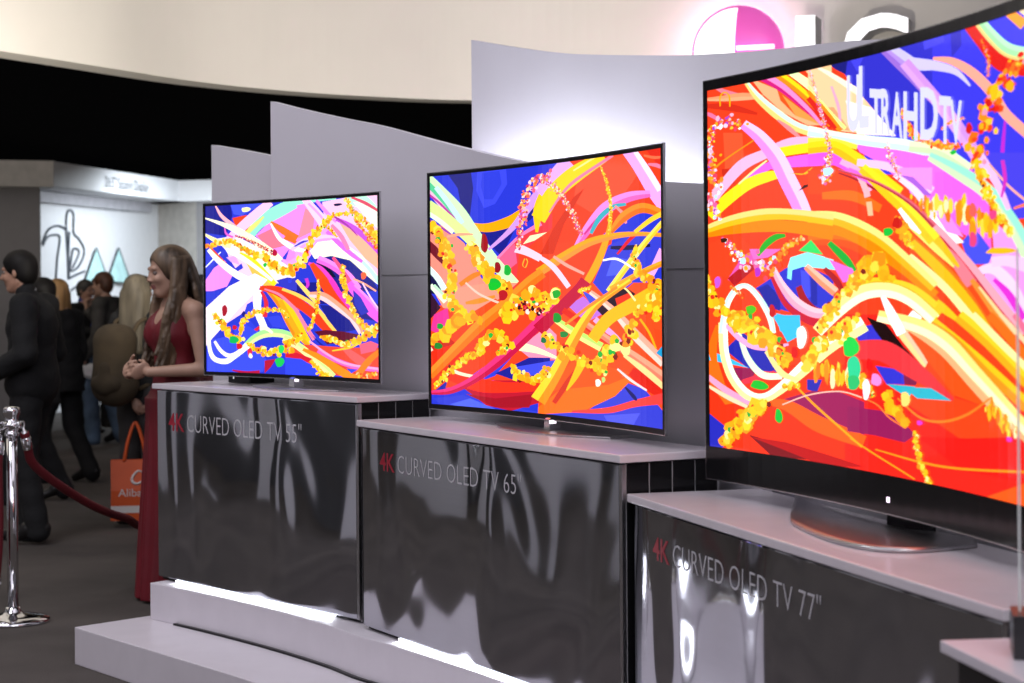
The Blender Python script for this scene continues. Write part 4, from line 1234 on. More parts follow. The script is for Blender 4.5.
for x0, x1, y, hh in ((405, 490, 266, 6), (440, 500, 299, 3), (508, 548, 300, 9)):
    a, b_ = zz([(x0, y)])[0], zz([(x1, y+2)])[0]; k = hh/4.268/2
    mesh('printed_caption', [onwall(a[0], a[1]-k), onwall(b_[0], b_[1]-k), onwall(b_[0], b_[1]+k), onwall(a[0], a[1]+k)], [(0, 3, 2, 1)], mat('caption_grey', (.40, .42, .46), .6), gw)
hd = Vector((H2.x-H1.x, H2.y-H1.y, 0)); hn = Vector((-hd.y, hd.x, 0)).normalized(); hl = hd.length
def onhead(x, y):
    p = H1 + hd.normalized()*x - hn*.02; return (p.x-O.x, p.y-O.y, y)
def hx(px):
    r = (at(px, 185, 1).x); return (H1.x-r*H1.y)/(r*hd.y-hd.x)*hl
lettering('booth_lettering', '26.5" Square Display', ink, bo, lambda x, y: onhead(hx(104)+x, 2.80+y), hx(147)-hx(104), .13, .0, 1.0)

# ------------------------------------------------------------------ rope barrier
velvet = mat('red_velvet', (.13, .004, .010), .8, var=.2)
def post(x, y, lab):
    p = empty('barrier_post', (x, y, 0)); tag(p, lab, 'barrier post', 'chrome rope barrier posts')
    MB().lathe([(.165, 0), (.168, .006), (.160, .018), (.11, .030), (.05, .040), (.036, .05), (.034, .07)], 40).build('base', chrome, p, True)
    MB().lathe([(.0255, .06), (.0255, .86)], 24).build('pole', chrome, p, True)
    MB().lathe([(.030, .845), (.034, .85), (.034, .862), (.030, .866), (.030, .885), (.046, .89), (.046, .905), (.033, .91), (.030, .93), (.034, .94), (.040, .955), (.040, .972), (.030, .98), (.001, .984)], 28).build('cap', chrome, p, True)
    for k in range(4):
        a = math.pi/4+k*math.pi/2; c = Vector((.05*math.cos(a), .05*math.sin(a), .895))
        MB().tube([c+Vector((.016*math.cos(t)*math.cos(a), .016*math.cos(t)*math.sin(a), .016*math.sin(t))) for t in [2*math.pi*j/12 for j in range(13)]], .0045, 6).build('hook_ring', chrome, p, True)
    return p
PX, PY = -2.285, 8.66
post(PX, PY, 'chrome barrier post with domed base standing at the left edge')
post(-1.62, 10.6, 'chrome barrier post standing behind the woman in the red dress')
def rope(pts, lab, n=10):
    r = empty('velvet_rope', pts[0]); tag(r, lab, 'rope', 'red velvet barrier ropes'); o = Vector(pts[0])
    P = [Vector(p)-o for p in spline(pts, n)]
    MB().tube(P[4:-4], .021, 12).build('cord', velvet, r, True)
    for a, b_ in ((P[0], P[5]), (P[-1], P[-6])):
        d = (b_-a).normalized(); MB().tube([a+d*.0, a+d*.02, a+d*.022, a+d*.05, a+d*.055, a+d*.11, a+d*.112], [.006, .006, .012, .016, .024, .025, .022], 14).build('end_cap', chrome, r, True)
rope([(PX+.046, PY+.02, .888), (PX+.056, PY+.06, .80), at(33, 464, 8.80), at(60, 486, 9.0), at(95, 507, 9.35), at(125, 518, 9.65), at(150, 522, 9.95), (-1.68, 10.35, .55), (-1.645, 10.535, .875)], 'red velvet rope sagging from the chrome post to behind the red dress')
rope([(PX-.045, PY-.03, .875), (PX-.050, PY-.05, .72), (PX-.046, PY-.055, .52), (PX-.052, PY-.055, .32), (PX-.075, PY-.055, .10)], 'red velvet rope hanging straight down at the left edge of the chrome post')

# ------------------------------------------------------------------ people
skin = mat('skin', (.44, .24, .165), .5, var=.06, scale=14); skin_pale = mat('skin_fair', (.44, .26, .185), .5, var=.06, scale=14)
lips = mat('lips', (.30, .11, .10), .4, var=.05); eye_m = mat('eyeball', (.17, .13, .11), .4, var=.02); iris_m = mat('iris', (.02, .015, .012), .2)
def rotz(a): c, s = math.cos(a), math.sin(a); return np.array([[c, -s, 0], [s, c, 0], [0, 0, 1]])
def roty(a): c, s = math.cos(a), math.sin(a); return np.array([[c, 0, s], [0, 1, 0], [-s, 0, c]])
V3 = lambda *a: np.array(a, float)
def joints(H, ov):
    k = H/1.75
    J = dict(pelvis=V3(0, 0, .97), waist=V3(0, 0, 1.12), chest=V3(0, 0, 1.30), neck=V3(-.015, 0, 1.475), head=V3(.015, 0, 1.63),
             shL=V3(-.015, .175, 1.42), elL=V3(-.04, .225, 1.14), wrL=V3(.04, .235, .90),
             shR=V3(-.015, -.175, 1.42), elR=V3(-.04, -.225, 1.14), wrR=V3(.04, -.235, .90),
             hipL=V3(0, .088, .93), knL=V3(.02, .092, .50), anL=V3(-.02, .095, .085), toL=V3(.15, .115, .03),
             hipR=V3(0, -.088, .93), knR=V3(.02, -.092, .50), anR=V3(-.02, -.095, .085), toR=V3(.15, -.115, .03))
    J = {n: v*k for n, v in J.items()}
    for n, v in ov.items():
        if n in J: J[n] = np.array(v, float)
    return J, k
def hand(vol, w, el, side_up, curl, k, dirn=None, palm=None):
    """palm, four fingers and a thumb beyond the wrist w"""
    d = w-el if dirn is None else np.array(dirn, float); d = d/np.linalg.norm(d)
    n = np.array(palm, float); n = n-d*(n@d); n /= np.linalg.norm(n)
    s = np.cross(d, n)*side_up
    R = np.stack([d, s, n])
    vol.ell(w+d*.045*k, (.056*k, .041*k, .017*k), .012, R)
    for off, ln in ((.030, .072), (.010, .082), (-.010, .076), (-.029, .058)):
        b = w+d*.082*k+s*off*k; c = curl*(1.1 if off < 0 else 1.0)
        d1 = d*math.cos(c*.6)+n*math.sin(c*.6); d2 = d*math.cos(c*1.5)+n*math.sin(c*1.5); d3 = d*math.cos(c*2.1)+n*math.sin(c*2.1)
        p1 = b+d1*ln*.45*k; p2 = p1+d2*ln*.33*k; p3 = p2+d3*ln*.24*k
        r = .0088*k; vol.cone(b-d*.012, p1, r*1.08, r, .005); vol.cone(p1, p2, r, r*.92, .003); vol.cone(p2, p3, r*.92, r*.78, .003)
    b = w+d*.025*k+s*.030*k; d1 = d*.62+s*.66+n*.42; d1 /= np.linalg.norm(d1); d2 = d*.86+s*.25+n*.44; d2 /= np.linalg.norm(d2)
    vol.cone(b, b+d1*.042*k, .014*k, .0105*k, .008); vol.cone(b+d1*.042*k, b+d1*.042*k+d2*.034*k, .0105*k, .008*k, .004)
def person(name, label, loc, yaw, H, outfit, pose=None, hy=0.0, hp=0.0, hair='short', hair_mat=None, sk=None, vox=.010, group='visitors in the hall', female=False, cat='person', hand_opt=None):
    pose = pose or {}; sk = sk or skin
    J, k = joints(H, pose); root = empty(name, (loc[0], loc[1], loc[2] if len(loc) > 2 else 0), yaw); tag(root, label, cat, group)
    pts = np.stack(list(J.values())); lo = pts.min(0)-.32; hi = pts.max(0)+.30; lo[2] = max(lo[2], -.03)
    hw = J['head']; Rh = rotz(hy) @ roty(hp)
    hpnt = lambda x, y, z: hw + Rh @ (V3(x, y, z)*k)
    RhT = Rh.T
    v = Vol(lo, hi, vox)
    fw = .92 if female else 1.0
    # trunk
    v.ell(J['pelvis'], (.112*k, .160*k, .13*k), .03); v.ell(J['waist'], (.095*k, .128*k*fw, .15*k), .04); v.ell(J['chest'], (.110*k, .155*k*fw, .16*k), .04)
    for s in 'LR':
        m = J['chest']*.45+J['sh'+s]*.55
        v.cone(J['neck']+V3(0, 0, -.02*k), J['sh'+s], .055*k, .052*k*fw, .03)
        v.cone(J['sh'+s], J['el'+s], .050*k*fw, .038*k*fw, .02); v.cone(J['el'+s], J['wr'+s], .040*k*fw, .026*k*fw, .015)
        v.cone(J['hip'+s], J['kn'+s], .088*k, .056*k, .03); v.cone(J['kn'+s], J['an'+s], .056*k, .036*k, .02)
        v.cone(J['kn'+s]*.8+J['an'+s]*.2+V3(-.012, 0, 0)*k, J['kn'+s]*.4+J['an'+s]*.6+V3(-.006, 0, 0)*k, .052*k, .042*k, .02)
        v.cone(J['an'+s]-V3(.02, 0, .03)*k, J['to'+s], .040*k, .028*k, .02)
    if female:
        for y in (.068, -.068): v.ell(J['chest']+V3(.072*k, y*k, .0), (.050*k, .056*k, .056*k), .04)
    # neck and head
    v.cone(J['neck']-V3(0, 0, .03), hpnt(-.015, 0, -.06), .056*k*fw, .050*k*fw, .025)
    v.ell(hpnt(-.014, 0, .036), (.095*k, .074*k, .084*k), .02, RhT)
    v.ell(hpnt(.022, 0, -.028), (.066*k, .059*k, .086*k), .02, RhT)
    v.ell(hpnt(.056, 0, -.098), (.024*k, .026*k, .020*k), .02, RhT)
    for y in (-.048, .048): v.cone(hpnt(-.004, y, -.060), hpnt(.050, y*.35, -.100), .018*k, .018*k, .02)
    for y in (-.030, .030): v.ell(hpnt(.096, y, .004), (.016*k, .020*k, .011*k), .012, RhT, sub=True)
    v.cone(hpnt(.080, -.034, .024), hpnt(.080, .034, .024), .010*k, .010*k, .012)
    for y in (-.036, .036): v.ell(hpnt(.066, y, -.030), (.024*k, .022*k, .020*k), .015, RhT)
    v.cone(hpnt(.084, 0, .012), hpnt(.100 if female else .108, 0, -.030), .008*k, (.0105 if female else .0125)*k, .008)
    for y in (-.011, .011): v.ell(hpnt(.094, y, -.034), (.012*k, .009*k, .008*k), .006, RhT)
    v.ell(hpnt(.079, 0, -.060), (.012*k, .022*k, .0055*k), .006, RhT); v.ell(hpnt(.076, 0, -.071), (.012*k, .020*k, .0065*k), .006, RhT)
    for y in (-.076, .076):
        v.ell(hpnt(-.006, y, -.008), (.018*k, .010*k, .032*k), .006, RhT)
    ho = hand_opt or {}
    for s, sg_ in (('L', 1), ('R', -1)):
        o = ho.get(s, {})
        hand(v, J['wr'+s], J['el'+s], o.get('up', -sg_), o.get('curl', .5), k*(.94 if female else 1), o.get('dir'), o.get('palm', (0, -sg_, 0)))
    mc = hpnt(.088, 0, -.066)
    def mi(P):
        q = (P-mc) @ Rh
        return ((np.abs(q[:, 0]) < .022*k) & (np.abs(q[:, 1]) < .024*k) & (np.abs(q[:, 2]) < .010*k)).astype(int)
    v.build('body', [sk, lips], root, mifn=mi)
    for y in (-.030, .030):
        c = hpnt(.074, y, .003)
        MB().lathe([(.0001, -.0125*k)] + [(.0125*k*math.cos(t), .0125*k*math.sin(t)) for t in [-1.2+2.4*j/8 for j in range(9)]] + [(.0001, .0125*k)], 12, tuple(c)).build('eye', [eye_m], root, True)
        f = hpnt(.0838, y, .002)
        MB().lathe([(.0001, -.0042*k), (.003*k, -.003*k), (.0042*k, 0), (.003*k, .003*k), (.0001, .0042*k)], 10, tuple(f)).build('iris', [iris_m], root, True)
    # hair
    def hv(extra=0): return Vol(hw-V3(.26, .26, .60+extra), hw+V3(.26, .26, .25), vox*(.8 if hair != 'wavy' else .62))
    hm = hair_mat
    if hair:
        h = hv()
        h.ell(hpnt(-.018, 0, .042), (.105*k, .088*k, .092*k), .01, RhT); h.ell(hpnt(-.045, 0, -.02), (.070*k, .080*k, .075*k), .03, RhT)
        if hair == 'long':
            for y in (-.055, 0, .055): h.cone(hpnt(-.06, y, -.02), hpnt(-.095, y*1.1, -.40), .050*k, .036*k, .03)
            for y in (-.078, .078): h.cone(hpnt(-.01, y, .0), hpnt(-.03, y*1.15, -.33), .030*k, .026*k, .03)
        elif hair == 'wavy':
            rnd = random.Random(5)
            h.ell(hpnt(-.03, 0, .03), (.102*k, .098*k, .100*k), .02, RhT)
            for j in range(120):
                a = math.radians(rnd.uniform(84, 276)); x0, y0 = .092*math.cos(a), .090*math.sin(a)
                front = abs(math.sin(a)) > .80; ln = rnd.uniform(.44, .55) if front else rnd.uniform(.30, .40)
                ph = rnd.random()*6.3; P = []
                for q in range(13):
                    t = q/12; sp = 1+.42*math.sin(min(1, t*1.3)*1.5); wv = .020*math.sin(ph+t*11)*min(1, t*2.5)
                    x = x0*sp-.018+(.150*t**1.2 if front else -.02*t)+wv*.6; y = y0*sp*(1-.25*t*t if front else 1)+wv*.7
                    P.append(hpnt(x, y, .055-ln*t))
                for q in range(12): h.cone(P[q], P[q+1], (.019-.009*q/12)*k, (.019-.009*(q+1)/12)*k, .003)
        ln_f = -.05 if hair == 'short' else -.055
        h.ell(hpnt(.095, 0, -.040), (.075*k, .072*k, .100*k) if hair == 'short' else (.080*k, .078*k, .108*k), .012, RhT, sub=True)
        if hair == 'short':
            h.ell(hpnt(.05, 0, -.10), (.11*k, .13*k, .085*k), .012, RhT, sub=True)
            h.ell(hpnt(-.02, 0, -.15), (.16*k, .15*k, .065*k), .012, RhT, sub=True)
        elif hair == 'wavy' or hair == 'long':
            h.cone(hpnt(.10, 0, -.10), hpnt(.13, 0, -.34), .055*k, .030*k, .01, sub=True)
        h.build('hair', [hm], root)
    # clothes
    for it in outfit: it(root, J, k, lo, hi, vox, fw)
    return root
def jacket(m, hem, t=.016, name='jacket', sleeves=True, collar=None, bulk=1.0):
    def f(root, J, k, lo, hi, vox, fw):
        v = Vol(lo, hi, vox)
        v.ell(J['pelvis'], (.118*k*bulk+t, .166*k*bulk+t, .17*k), .03); v.ell(J['waist'], (.100*k*bulk+t, .135*k*bulk+t, .19*k), .05); v.ell(J['chest'], (.112*k*bulk+t, .160*k*fw+t, .165*k+t*.5), .05)
        if hem < .75:
            v.cone(J['waist'], np.array([J['pelvis'][0], 0, hem]), .13*k+t, .17*k+t, .05)
        for s in 'LR':
            v.cone(J['neck']-V3(0, 0, .035*k), J['sh'+s], .052*k+t*.6, .050*k*fw+t, .035)
            if sleeves:
                v.cone(J['sh'+s], J['el'+s], .052*k*fw+t, .042*k*fw+t, .03); v.cone(J['el'+s], J['el'+s]*.06+J['wr'+s]*.94, .042*k*fw+t, .030*k*fw+t, .02)
        if collar: v.cone(J['neck']-V3(.0, 0, .02*k), J['neck']+V3(.005, 0, .035*k), .070*k, .064*k, .015)
        v.func((lo[0], lo[1], lo[2]), (hi[0], hi[1], hem+.03), lambda X, Y, Z: np.minimum(Z-hem, 0)*0+(Z-hem) if False else (Z-hem), 0, sub=True) if False else None
        X, Y, Z = v.pts(tuple(slice(0, len(a)) for a in v.ax))
        wr = np.sin(Z*55+X*14+2*np.sin(Y*20))*.0022
        v.f = v.f + wr.astype(np.float32)
        hands = [J['wrL'], J['wrR']]
        body_cut = (hem-Z)
        near = np.ones_like(v.f, bool)
        for s in 'LR':
            a, b = J['el'+s], J['wr'+s]; d = b-a; tt = np.clip(((X-a[0])*d[0]+(Y-a[1])*d[1]+(Z-a[2])*d[2])/(d@d), 0, 1)
            near &= np.sqrt((X-a[0]-tt*d[0])**2+(Y-a[1]-tt*d[1])**2+(Z-a[2]-tt*d[2])**2) > .075
        v.f = np.where(near, np.maximum(v.f, body_cut), v.f).astype(np.float32)
        v.build(name, [m], root)
    return f
def trousers(m, t=.014, flare=0.0, name='trousers'):
    def f(root, J, k, lo, hi, vox, fw):
        v = Vol(lo, hi, vox)
        v.ell(J['pelvis'], (.112*k+t, .160*k+t, .14*k), .03)
        for s in 'LR':
            v.cone(J['hip'+s], J['kn'+s], .090*k+t, .062*k+t, .03); v.cone(J['kn'+s], J['an'+s]+V3(-.012, 0, -.045), .063*k+t, .057*k+t+flare, .03)
        X, Y, Z = v.pts(tuple(slice(0, len(a)) for a in v.ax)); v.f = v.f + (np.sin(Z*48+Y*20)*.0025).astype(np.float32)
        v.build(name, [m], root)
    return f
def shoes(m, heel=0.0):
    def f(root, J, k, lo, hi, vox, fw):
        for s in 'LR':
            a, b = J['an'+s], J['to'+s]; d = b-a; d = d/np.linalg.norm(d[:2]); d[2] = 0
            mn = np.minimum(a, b)-.1; mx = np.maximum(a, b)+.1; v = Vol(mn, mx, min(vox, .008)); zb = min(a[2]-.075*k, b[2]-.028)
            back = a-d*.045*k; v.cone(V3(back[0], back[1], a[2]-.035*k), V3(*(a+d*.05*k)[:2], a[2]-.035*k), .046*k, .048*k, .02)
            v.cone(a+d*.04*k-V3(0, 0, .04*k), b, .046*k, .034*k, .02); v.cone(a, a-V3(0, 0, .03*k), .047*k, .05*k, .02)
            dn = (b-a) / np.linalg.norm(b-a); up = V3(0, 0, 1)
            v.plane((0, 0, -1), (0, 0, max(zb, .001) if b[2] < .05 else min(zb, b[2]-.03)))
            v.build('shoe', [m], root)
    return f
def shirt_front(m, tie=None):
    def f(root, J, k, lo, hi, vox, fw):
        v = Vol(J['chest']-V3(.25, .25, .3), J['neck']+V3(.2, .2, .12), vox*.8)
        c = J['chest']; v.cone(c+V3(.108*k, 0, -.12*k), c+V3(.085*k, 0, .10*k), .030*k, .045*k, .02); v.cone(J['neck']-V3(0, 0, .02*k), J['neck']+V3(.004, 0, .035*k), .066*k, .061*k, .02)
        v.build('shirt', [m], root)
    return f
cloth_black = mat('black_suit_cloth', (.0045, .0045, .0055), .85, var=.2, bump=.2); cloth_charcoal = mat('charcoal_cloth', (.012, .011, .012), .85, var=.2)
cloth_olive = mat('grey_olive_jacket', (.050, .047, .043), .85, var=.2); denim = mat('blue_denim', (.060, .095, .150), .9, var=.5, scale=5)
cloth_brown = mat('brown_olive_coat', (.060, .042, .022), .9, var=.3, scale=6); shoe_black = mat('black_leather', (.010, .009, .009), .35, var=.1)
blue_shirt = mat('blue_shirt', (.03, .05, .24), .7, var=.1); pale_shirt = mat('pale_shirt', (.45, .45, .48), .7, var=.05); grey_cloth = mat('grey_trouser_cloth', (.045, .042, .042), .85, var=.15)
maroon = mat('maroon_cloth', (.08, .015, .02), .85, var=.2); red_dress = mat('red_dress_cloth', (.15, .004, .012), .55, var=.15, scale=5)
hair_black = mat('black_hair', (.006, .005, .005), .6, var=.3, scale=30, spec=.25); hair_auburn = mat('auburn_hair', (.085, .030, .014), .55, var=.4, scale=30)
hair_blond = mat('blond_hair', (.27, .15, .055), .5, var=.4, scale=22, stretch=(1, 1, .15)); hair_ash = mat('ash_blond_hair', (.105, .088, .062), .7, var=.4, scale=22, stretch=(1, 1, .15))
hair_grey = mat('grey_hair', (.06, .055, .05), .6, var=.3, scale=30); hair_brown = mat('brown_blond_hair', (.11, .072, .044), .45, var=.8, scale=26, stretch=(1, 1, .12))
def spot_at(px, Y): p = at(px, 350, Y); return (p.x, Y)
def stride(H, f, b, lead='L'):
    """legs apart along the walking direction"""
    k = H/1.75; o = 'R' if lead == 'L' else 'L'; sy = {'L': 1, 'R': -1}
    return {'kn'+lead: (f*.62+.05, sy[lead]*.09*k, .50*k), 'an'+lead: (f, sy[lead]*.09*k, .09*k), 'to'+lead: (f+.17, sy[lead]*.10*k, .035*k),
            'kn'+o: (-b*.35+.04, sy[o]*.09*k, .50*k), 'an'+o: (-b, sy[o]*.09*k, .13*k), 'to'+o: (-b+.15, sy[o]*.10*k, .035*k)}
PI = math.pi
# man in black at the left edge, walking left
x, y = spot_at(32, 11.4)
person('person', 'person with short black hair in black jacket and trousers at the left edge', (x, y), PI-.12, 1.745,
       [jacket(cloth_black, .78, .028, bulk=1.1, collar=True), trousers(cloth_black), shoes(shoe_black), shirt_front(pale_shirt)],
       dict(head=(.085, 0, 1.625), neck=(.03, 0, 1.47), chest=(.0, 0, 1.30), elL=(-.06, .27, 1.14), wrL=(.17, .22, 1.02), elR=(-.04, -.26, 1.14), wrR=(.20, -.18, 1.05), **stride(1.745, .06, .05, 'R')),
       hp=.10, hair='short', hair_mat=hair_black, vox=.009)
# dark haired visitor right behind him
x, y = spot_at(36, 13.6)
person('person', 'dark haired person hidden behind the black-jacketed man, only hair and one shoe showing', (x, y), PI+.3, 1.60, [jacket(cloth_charcoal, .70), trousers(cloth_black), shoes(shoe_black)],
       dict(head=(-.03, 0, 1.49), **stride(1.60, .22, .18)), hair='short', hair_mat=hair_black, vox=.013)
# blond woman in dark clothes
x, y = spot_at(62, 15.0)
person('person', 'person in dark clothes with long golden blond hair, striding left', (x, y), PI-.35, 1.60, [jacket(cloth_black, .72, .02), trousers(cloth_black), shoes(shoe_black)],
       dict(head=(.06, 0, 1.49), **stride(1.60, .14, .20)), hair='long', hair_mat=hair_blond, sk=skin_pale, vox=.013, female=True)
# grey haired man in suit and blue shirt facing right
x, y = spot_at(84, 20.2)
person('person', 'person with short grey hair in a dark suit and bright blue shirt', (x, y), -.5, 1.63, [jacket(cloth_black, .76), trousers(cloth_black), shoes(shoe_black), shirt_front(blue_shirt)],
       dict(wrR=(.22, -.12, 1.10), elR=(.0, -.22, 1.05), head=(.03, 0, 1.515)), hair='short', hair_mat=hair_grey, vox=.014)
x, y = spot_at(98, 21.2)
person('person', 'dark haired person farthest back, head seen between grey and auburn heads', (x, y), -1.2, 1.66, [jacket(cloth_charcoal, .74), trousers(cloth_black), shoes(shoe_black)], {}, hair='short', hair_mat=hair_black, vox=.016)
# jeans wearer
x, y = spot_at(106, 18.8)
jm = person('person', 'person with auburn hair in a grey jacket and blue jeans, walking', (x, y), PI-.25, 1.70, [jacket(cloth_olive, .80, .022, bulk=1.1), trousers(denim, .02), shoes(shoe_black)],
       dict(head=(.04, 0, 1.575), wrL=(.12, .23, .86), elL=(-.03, .25, 1.08), elR=(.10, -.22, 1.12), wrR=(.24, -.08, 1.32), **stride(1.70, .12, .10)), hair='short', hair_mat=hair_auburn, sk=skin_pale, vox=.012,
       hand_opt={'R': dict(dir=(.2, .3, 1), palm=(-1, .2, 0), curl=.9)})
# long grey-blond hair, dark jacket, brown rucksack
x, y = spot_at(139, 12.3); BY = 1.15
person('person', 'person with long ash blond hair in a black jacket, seen from behind', (x, y), BY, 1.61, [jacket(cloth_black, .82, .012), trousers(grey_cloth, .01), shoes(shoe_black)],
       dict(head=(-.01, 0, 1.495), wrL=(-.135, -.05, .80), elL=(-.085, .20, 1.04), wrR=(.10, -.16, .84), elR=(.0, -.20, 1.06), shL=(-.015, .15, 1.31), shR=(-.015, -.15, 1.31)), hair='long', hair_mat=hair_ash, sk=skin_pale, vox=.010, female=True, hand_opt={'L': dict(curl=1.4, palm=(1, -.3, 0))})
HX, HY = x-.150*math.cos(BY)+.07*math.sin(BY), y-.150*math.sin(BY)-.07*math.cos(BY)
rk = empty('rucksack', (x-.265*math.cos(BY), y-.265*math.sin(BY), .78), BY); tag(rk, 'rounded brown rucksack worn by the ash blond person', 'rucksack')
v = Vol((-.16, -.22, -.02), (.16, .22, .56), .010)
v.cone((0, -.045, .13), (0, .045, .13), .100, .100, .04); v.cone((.01, -.045, .42), (.01, .045, .42), .085, .085, .06); v.cone((.0, -.05, .14), (.0, -.05, .40), .10, .09, .05); v.cone((.0, .05, .14), (.0, .05, .40), .10, .09, .05); v.cone((0, 0, .1), (0, 0, .4), .105, .095, .06)
v.build('sack', cloth_brown, rk)
v = Vol((-.24, -.18, .0), (-.02, .18, .34), .010); v.cone((-.085, -.06, .14), (-.085, .06, .14), .055, .055, .03); v.cone((-.080, 0, .12), (-.075, 0, .24), .065, .055, .03); v.build('front_pocket', mat('brown_pocket', (.045, .031, .016), .9, var=.2), rk)
for sy in (-1, 1): MB().tube(spline([(.09, sy*.07, .44), (.13, sy*.09, .52), (.22, sy*.10, .545), (.33, sy*.11, .50), (.36, sy*.12, .36), (.30, sy*.14, .18), (.12, sy*.10, .10)], 6), .014, 8).build('shoulder_strap', cloth_brown, rk, True)
x, y = spot_at(142, 15.0)
person('person', 'dark haired person half hidden behind the face of the woman in red', (x, y), -.9, 1.62, [jacket(cloth_black, .72), trousers(cloth_black), shoes(shoe_black)], {}, hair='short', hair_mat=hair_black, vox=.014)
x, y = spot_at(202, 12.4)
person('person', 'dark haired person in maroon, half hidden between the woman in red and the television', (x, y), PI, 1.60, [jacket(maroon, .72), trousers(cloth_black), shoes(shoe_black)], {}, hair='short', hair_mat=hair_black, vox=.013)

# woman in the long red dress beside the smallest television
def dress(root, J, k, lo, hi, vox, fw):
    v = Vol(lo, hi, vox); t = .010
    v.ell(J['pelvis'], (.115*k+t, .160*k+t, .14*k), .03); v.ell(J['waist'], (.095*k+t, .125*k*fw+t, .16*k), .05); v.ell(J['chest'], (.108*k+t, .150*k*fw+t, .155*k), .04)
    for y in (.068, -.068): v.ell(J['chest']+V3(.072*k, y*k, .0), (.050*k+t, .056*k+t, .056*k+t), .04)
    for s in (1, -1): v.cone(J['chest']+V3(.06, s*.085*k, .05), J['neck']+V3(-.01, s*.095*k, -.045*k), .040*k, .030*k, .03); v.cone(J['neck']+V3(-.01, s*.095*k, -.045*k), J['chest']+V3(-.07, s*.08, .06), .03*k, .04*k, .03)
    def skirt(X, Y, Z):
        q = np.clip((J['pelvis'][2]+.02-Z)/(J['pelvis'][2]), 0, 1); th = np.arctan2(Y, X)
        r = .150+.055*q**1.2 + q*.014*np.sin(9*th+2*Z) + q*.008*np.sin(17*th+1)
        return (np.sqrt((X*1.06)**2+(Y*.92)**2)-r)*.8
    v.func((lo[0], lo[1], 0), (hi[0], hi[1], J['pelvis'][2]+.03), lambda X, Y, Z: np.maximum(np.maximum(skirt(X, Y, Z), .012-Z), Z-J['pelvis'][2]), .05)
    v.cone(J['neck']+V3(.10*k, 0, -.02), J['chest']+V3(.17*k, 0, .01*k), .075*k, .012*k, .012, sub=True)
    v.ell(J['neck']+V3(.0, 0, .01), (.09, .068, .07), .01, sub=True)
    for s in (1, -1):
        sh = J['shL'] if s > 0 else J['shR']; v.cone(sh+V3(0, s*.012, .05), sh+V3(0, s*.02, -.10), .050*k, .048*k, .015, sub=True)
    v.build('dress', [red_dress], root)
def shoulder_pin(root, J, k, lo, hi, vox, fw):
    c = J['neck']+V3(.012, .112*k, -.006*k)
    m = MB()
    for j, (dx, dy) in enumerate(((0, 0), (.018, .004), (-.018, -.004))): m.lathe([(.0001, -.009), (.007, -.005), (.009, 0), (.007, .005), (.0001, .009)], 10, (c[0]+dx, c[1]+dy, c[2]))
    m.build('shoulder_clasp', chrome, root, True)
hx_, hy_ = at(176, 350, 9.27).x, 9.27
wy = math.atan2(-.60, -.80)
person('person', 'person in a long sleeveless red dress with wavy brown-blond hair, hands held together', (hx_, hy_), wy, 1.715, [dress, shoulder_pin],
       dict(pelvis=(0, 0, .98), waist=(.0, 0, 1.13), chest=(.005, 0, 1.295), neck=(-.005, 0, 1.465), head=(.045, 0, 1.595), shL=(-.015, .165, 1.405), shR=(-.015, -.165, 1.405),
            elL=(-.035, .225, 1.125), wrL=(.185, .075, 1.115), elR=(-.01, -.225, 1.12), wrR=(.195, -.075, 1.120)),
       hy=-.10, hp=.10, hair='wavy', hair_mat=hair_brown, sk=skin_pale, vox=.0065, group=None, female=True,
       hand_opt={'L': dict(dir=(.55, -.60, .12), palm=(-.55, -.45, -.3), curl=.55, up=-1), 'R': dict(dir=(.50, .62, .10), palm=(-.5, .6, .15), curl=.75, up=1)})

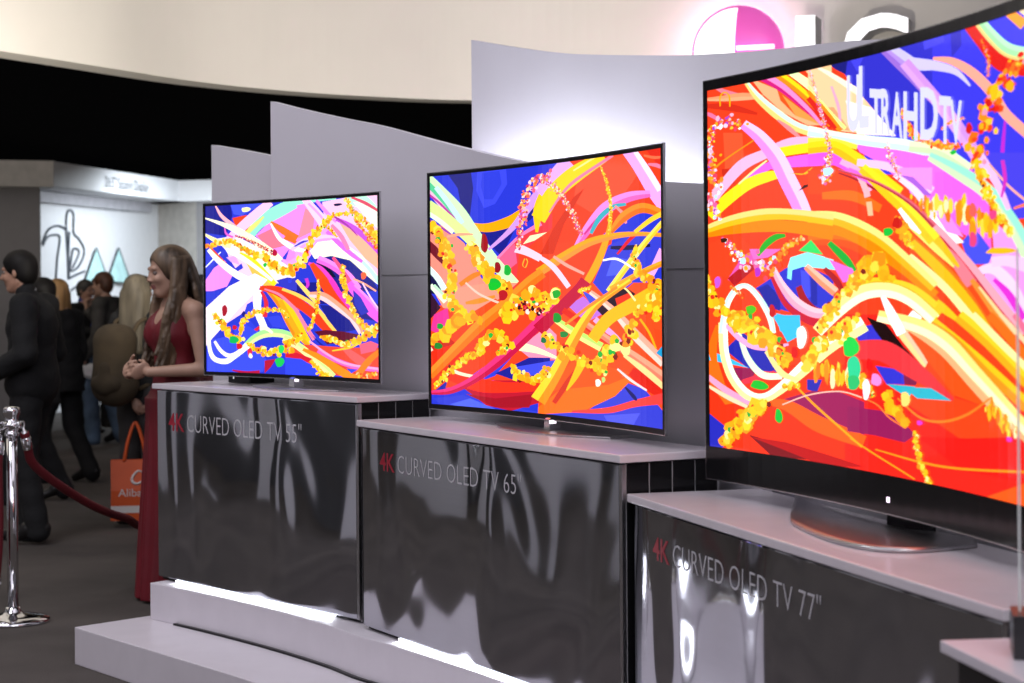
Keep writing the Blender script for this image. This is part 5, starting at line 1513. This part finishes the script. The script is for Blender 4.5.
# orange carrier bag with white lettering
orange = mat('orange_bag_paper', (.62, .085, .012), .5, var=.05); bag_white = mat('bag_print_white', (.68, .64, .62), .5, var=.03)
bx, by = HX, HY
bg = empty('carrier_bag', (bx, by, .045), .12); tag(bg, 'orange carrier bag with white lettering hanging beside the red dress', 'bag')
bm_ = MB(); w, h, dpt = .155, .385, .05
v = [(-w, -dpt, 0), (w, -dpt, 0), (w, dpt, 0), (-w, dpt, 0), (-w*.97, -dpt*1.15, h*.5), (w*.97, -dpt*1.15, h*.5), (w*.97, dpt*1.15, h*.5), (-w*.97, dpt*1.15, h*.5), (-w, -dpt*.5, h), (w, -dpt*.5, h), (w, dpt*.5, h), (-w, dpt*.5, h)]
f = [(0, 3, 2, 1), (0, 1, 5, 4), (1, 2, 6, 5), (2, 3, 7, 6), (3, 0, 4, 7), (4, 5, 9, 8), (5, 6, 10, 9), (6, 7, 11, 10), (7, 4, 8, 11)]
bm_.add(v, f).build('bag_body', orange, bg)
for s in (-1, 1):
    MB().tube(spline([(-.07, s*dpt*.5, h-.01), (-.045, s*dpt*.4, h+.12), (0, s*.006, h+.235), (.045, s*dpt*.4, h+.12), (.07, s*dpt*.5, h-.01)], 6), .011, 8).build('handle', orange, bg, True)
fy = lambda z: -(dpt+(dpt*.15)*(z/(h*.5)) if z < h*.5 else dpt*1.15-(dpt*.65)*((z-h*.5)/(h*.5)))-.002
lettering('bag_lettering', 'Alibaba', bag_white, bg, lambda x, y: (x, fy(.155+y), .155+y), .215, .048, 0.0, 1.0, -.105)
sw = MB(); pts = spline([(.055, .30), (.02, .315), (-.012, .285), (-.018, .25), (.01, .235), (.045, .25), (.065, .275)], 6)
sw.tube([(x, fy(z)-.001, z) for x, z in pts], [.003+.006*math.sin(math.pi*i/(len(pts)-1)) for i in range(len(pts))], 8); sw.build('bag_emblem', bag_white, bg, True)
mesh('bag_band', [(-w*.985, fy(.05)-.0005, .05), (w*.985, fy(.05)-.0005, .05), (w*.985, fy(.095)-.0005, .095), (-w*.985, fy(.095)-.0005, .095)], [(0, 1, 2, 3)], bag_white, bg)
# folded white paper in the jeans wearer's hand
p = at(91, 371, 18.45); pp = empty('folded_paper', p, .3); tag(pp, 'crumpled white paper held low by the jeans wearer', 'paper')
v = []; f = []; rnd = random.Random(3)
for i in range(6):
    for j in range(4): v.append((-.10+.04*i, .02*math.sin(i*1.7+j), -.07+.045*j+.012*math.sin(i*2+j)))
for i in range(5):
    for j in range(3): f.append((i*4+j, i*4+4+j, i*4+5+j, i*4+1+j))
o = mesh('sheet', v, f, mat('white_paper', (.6, .6, .6), .7), pp, True); md = o.modifiers.new('s', 'SOLIDIFY'); md.thickness = .012
